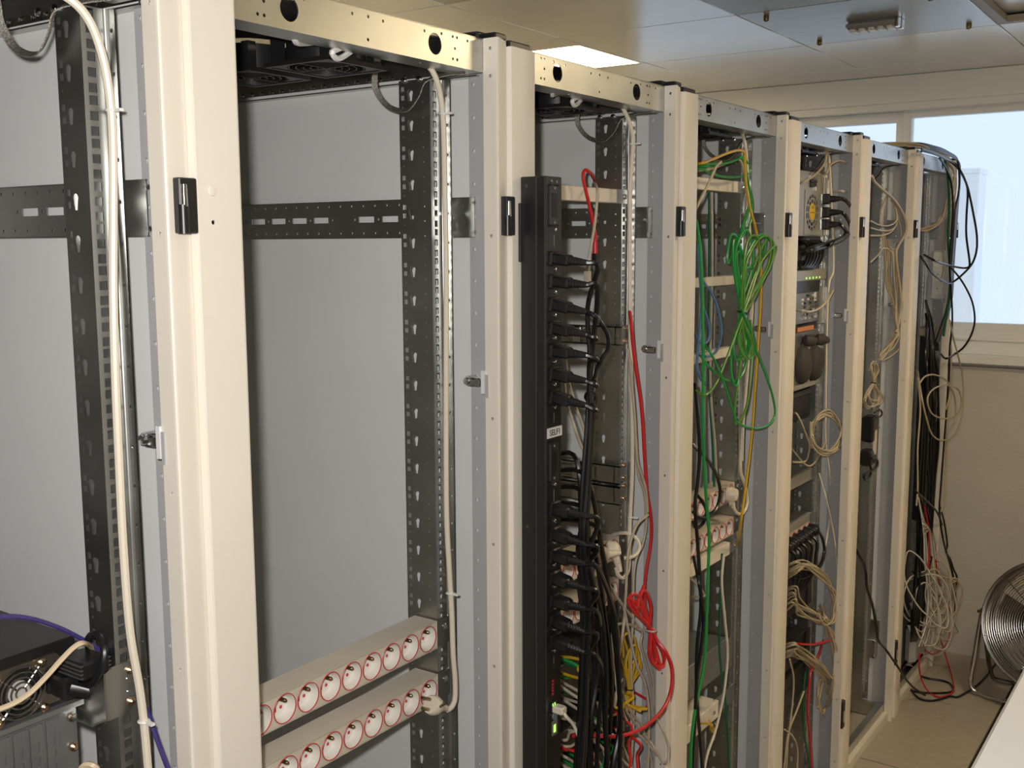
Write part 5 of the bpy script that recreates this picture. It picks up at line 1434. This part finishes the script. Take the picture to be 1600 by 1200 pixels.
for q in range(15):
    c0 = at(rnd.uniform(1444, 1470), rnd.uniform(915, 985), x=rnd.uniform(0.015, 0.05))
    R1, R2 = rnd.uniform(0.05, 0.11), rnd.uniform(0.08, 0.14)
    ax = Vector((rnd.uniform(0.5, 1), rnd.uniform(-0.9, -0.1), rnd.uniform(-0.4, 0.4))).normalized()
    e1 = Vector((0, 0, 1)).cross(ax).normalized(); e2 = ax.cross(e1)
    a0 = rnd.uniform(0, 6.28); sw = rnd.uniform(4.5, 9.5) * rnd.choice((-1, 1)); rot = rnd.uniform(-0.6, 0.6)
    pts = []
    nn = int(abs(sw) / 0.55)
    for i in range(nn + 1):
        a_ = a0 + sw * i / nn; g = 1 + 0.2 * math.sin(i * 1.3 + q)
        u_, v_ = R1 * g * math.cos(a_), R2 * g * math.sin(a_)
        w_ = c0 + e1 * (u_ * math.cos(rot) - v_ * math.sin(rot)) + e2 * (u_ * math.sin(rot) + v_ * math.cos(rot)) + ax * (0.012 * math.sin(i * 0.8))
        w_.y = min(w_.y, YW - 0.02); w_.z = max(w_.z, 0.008); w_.x = max(w_.x, -0.08)
        pts.append(w_)
    cable('white network cable heaped in loose loops at the foot of the last rack', HEAPW if q % 3 else TAN, 0.0030, pts, group=WG, seg=5)
for q in range(10):
    e = q * 2.2 - 10
    cable('white network cable hanging down into the heap at the last rack', TAN if q % 2 else WHITEP, 0.0026, [(1440 + e * 0.6, 770 + q * 8), (1450 + e * 0.7, 830), (1455 + e, 880), (1460 + e, 930), (1462 + e * 1.5, 975), (1456 + e * 2, 1010)], x=rnd.uniform(-0.02, 0.04), group='white cables hanging into the heap')
for pts, lab in (([(1462, 875), (1466, 905), (1474, 925), (1483, 950), (1486, 970), (1483, 995), (1474, 1012), (1458, 1022), (1448, 1018)], 'red cable curving round the heap of white cables'),
                 ([(1470, 1000), (1476, 1020), (1484, 1045), (1490, 1068), (1488, 1082), (1470, 1089), (1452, 1082), (1440, 1062), (1436, 1040), (1437, 1020)], 'red cable looping onto the floor tiles'),
                 ([(1444, 790), (1450, 820), (1452, 860), (1450, 890)], 'short red lead among the black leads')):
    cable(lab + ' by the last rack', RED, 0.0030, pts, x=0.03)
cable('long tan cable sagging wide beside the wall', TAN, 0.0026, [(1480, 960), (1494, 980), (1504, 1010), (1500, 1030), (1482, 1040), (1460, 1036), (1445, 1025)], x=0.05)
def on_floor(pts, r):
    out = []
    for p in pts:
        if isinstance(p, Vector): out.append(p)
        else:
            q = at(p[0], p[1], z=r); out.append(q)
    return out
for pts, lab in (([Vector((-0.05, K6 + 0.10, 0.12)), (1412, 1068), (1422, 1078), (1440, 1082), (1460, 1083), (1482, 1082), (1490, 1078), (1484, 1068), (1470, 1063), (1450, 1060), (1432, 1054)], 'black mains lead looping flat on the floor tiles'),
                 ([Vector((-0.03, K6 + 0.12, 0.10)), (1418, 1066), (1428, 1084), (1440, 1093), (1456, 1095), (1472, 1092), (1484, 1088), (1496, 1089), (1510, 1082), (1524, 1073), (1538, 1060), (1552, 1042), (1560, 1030)], 'black mains lead running over the floor to the chrome fan')):
    cable(lab, BLACKR, 0.0042, on_floor(pts, 0.0045), name='power_cable', cat='power cord', n=7)
eq = thing('floor_equipment_box', 'dark grey box under the heap of white cables', 'box', (0, K6, 0))
build('body', MB().bbox(-0.40, -0.06, 0.10, 0.45, 0.06, 0.30, 0.004), DSTEEL, eq)
build('front_panel', MB().bbox(-0.062, -0.055, 0.12, 0.43, 0.08, 0.28, 0.003), steel, eq)
bg_ = MB()
build('clear_bag', MB().bbox(-0.05, -0.01, 0.30, 0.50, 0.08, 0.24, 0.02), mat('bag_plastic', (0.45, 0.45, 0.43), 0.25), eq)

# ------------------------------------------------------------------ floor fan
fan_c = at(1650, 980, y=4.13)
fan = thing('floor_fan', 'large round chrome floor fan on a bent tube stand by the wall', 'fan', (fan_c.x, fan_c.y, 0))
fz = fan_c.z
fdir = Vector((-0.10, -1.0, 0.28)).normalized()
fr = Vector((1, -0.10, 0)).normalized()
fr = (fr - fdir * fr.dot(fdir)).normalized()
fu = fdir.cross(fr) * -1
if fu.z < 0: fu = -fu
O = Vector((0, 0, fz))
CHR = mat('chrome_wire', (0.55, 0.55, 0.54), 0.18, 1.0)
DCHR = mat('dark_chrome', (0.22, 0.21, 0.20), 0.25, 1.0)
R_F = 0.228
def gring(b, R, h, r, n=48, m_=5):
    b.ring(O + fdir * h, fdir, R, r, n, m_)
b = MB()
b.lathe([(R_F, -0.07), (R_F + 0.004, -0.065), (R_F + 0.004, 0.065), (R_F, 0.07), (R_F - 0.003, 0.065), (R_F - 0.003, -0.065), (R_F, -0.07)], O, fdir, 48)
gring(b, R_F + 0.003, 0.07, 0.006); gring(b, R_F + 0.003, -0.07, 0.006)
build('drum', b, DCHR, fan)
b = MB()
n_ = 24
for i in range(n_):
    R = 0.035 + (R_F - 0.04) * i / (n_ - 1)
    gring(b, R, 0.075 + 0.028 * math.cos(R / R_F * math.pi / 2), 0.0011, 44, 4)
build('front_guard', b, CHR, fan)
b = MB()
for i in range(n_ // 2):
    R = 0.035 + (R_F - 0.04) * i / (n_ / 2 - 1)
    gring(b, R, -0.075, 0.0012, 40, 4)
build('rear_guard', b, CHR, fan)
for i in range(6):
    a = 2 * math.pi * i / 6 + 0.35
    e = fr * math.cos(a) + fu * math.sin(a)
    pts = [O + e * R + fdir * (0.073 + 0.028 * math.cos(R / R_F * math.pi / 2)) for R in (0.02, 0.08, 0.14, 0.19, R_F)]
    build('guard_spoke', MB().tube(pts, 0.0022, 6), DCHR, fan)
build('badge', MB().lathe([(0.036, 0), (0.034, 0.006), (0.0005, 0.008)], O + fdir * 0.100, fdir, 24, cap0=True), DCHR, fan)
build('motor', MB().lathe([(0.0005, -0.10), (0.05, -0.098), (0.055, -0.09), (0.055, -0.02), (0.035, 0.0), (0.035, 0.03), (0.0005, 0.035)], O, fdir, 24), BLACKM, fan)
for q in range(4):
    b = MB()
    vs = []; fs = []
    for i in range(6):
        R = 0.034 + 0.175 * i / 5
        for j in range(5):
            a = q * math.pi / 2 + (j / 4 - 0.5) * (0.75 + 0.25 * i / 5) + 0.1 * i / 5
            h = -0.02 + (j / 4 - 0.5) * 0.07
            vs.append(O + (fr * math.cos(a) + fu * math.sin(a)) * R + fdir * h)
    for i in range(5):
        for j in range(4):
            fs.append((i * 5 + j, i * 5 + j + 1, i * 5 + 6 + j, i * 5 + 5 + j))
    nv = len(vs)
    vs += [v - fdir * 0.0015 for v in vs]
    fs += [tuple(nv + k_ for k_ in reversed(f)) for f in fs]
    b.add(vs, fs)
    build('blade', b, DCHR, fan)
# stand: tube down from each pivot, bent forward along the floor
hw = R_F + 0.022
for s in (-1, 1):
    pv = O + fr * (hw * s)
    b = MB().cyl(O + fr * ((R_F + 0.002) * s), pv + fr * (0.02 * s), 0.006, n=10)
    build('pivot_knob', b, BRASS, fan)
wL = O - fr * hw; wR = O + fr * hw
foot = lambda w, d: Vector((w.x, w.y + d, 0.0))
rt_ = 0.0115
pts = [wL + Vector((0, 0, 0.015)), wL + Vector((-0.008, -0.006, -0.06)), wL + Vector((-0.02, -0.015, -fz * 0.62)), Vector((wL.x - 0.026, wL.y - 0.02, 0.055)), Vector((wL.x - 0.018, wL.y - 0.025, 0.026)), Vector((wL.x + 0.012, wL.y - 0.03, rt_ + 0.002)), Vector((wL.x + 0.10, wL.y - 0.05, rt_)), Vector((0, wL.y - 0.06, rt_)),
       Vector((wR.x - 0.10, wR.y - 0.05, rt_)), Vector((wR.x - 0.012, wR.y - 0.03, rt_ + 0.002)), Vector((wR.x + 0.018, wR.y - 0.025, 0.026)), Vector((wR.x + 0.026, wR.y - 0.02, 0.055)), wR + Vector((0.02, -0.015, -fz * 0.62)), wR + Vector((0.008, -0.006, -0.06)), wR + Vector((0, 0, 0.015))]
build('front_stand', MB().tube(spline(pts, 6), rt_ * 0.8, 10), CHR, fan)
pts = [wL + Vector((0.0, 0, 0.0)), wL + Vector((0.01, 0.06, -fz * 0.5)), Vector((wL.x + 0.02, wL.y + 0.13, 0.04)), Vector((wL.x + 0.05, wL.y + 0.15, rt_)), Vector((0, wL.y + 0.16, rt_)), Vector((wR.x - 0.05, wR.y + 0.15, rt_)), Vector((wR.x - 0.02, wR.y + 0.13, 0.04)), wR + Vector((-0.01, 0.06, -fz * 0.5)), wR]
build('rear_stand', MB().tube(spline(pts, 6), rt_ * 0.7, 8), DCHR, fan)
for s in (-1, 1):
    build('rubber_foot', MB().cyl((s * 0.14, wL.y - 0.053, 0.0), (s * 0.14, wL.y - 0.053, 0.006), 0.012, n=12), BLACKR, fan)

# ------------------------------------------------------------------ white cabinet across the aisle
cb = thing('low_cabinet', 'white low cabinet with a plain pale top across the aisle', 'cabinet', (0.7327, 0.70, 0))
whitec = mat('white_laminate', (0.88, 0.87, 0.84), 0.45, noise=0.015, nscale=4)
build('worktop', MB().bbox(0.0, 0.62, 0.0, 0.95, 1.118, 1.15, 0.006), whitec, cb)
build('body', MB().bbox(0.02, 0.60, 0.015, 0.935, 0.06, 1.118, 0.002), whitec, cb)
build('plinth', MB().box(0.05, 0.58, 0.03, 0.92, 0.0, 0.06), GREYF, cb)
for i in range(2):
    d_ = build('door', MB().bbox(0.003, 0.021, 0.02 + i * 0.457, 0.473 + i * 0.457, 0.07, 1.105, 0.002), whitec, cb)
    build('handle', MB().bbox(-0.018, 0.004, 0.40 + i * 0.457, 0.412 + i * 0.457, 0.80, 0.95, 0.003), CHROME, d_)
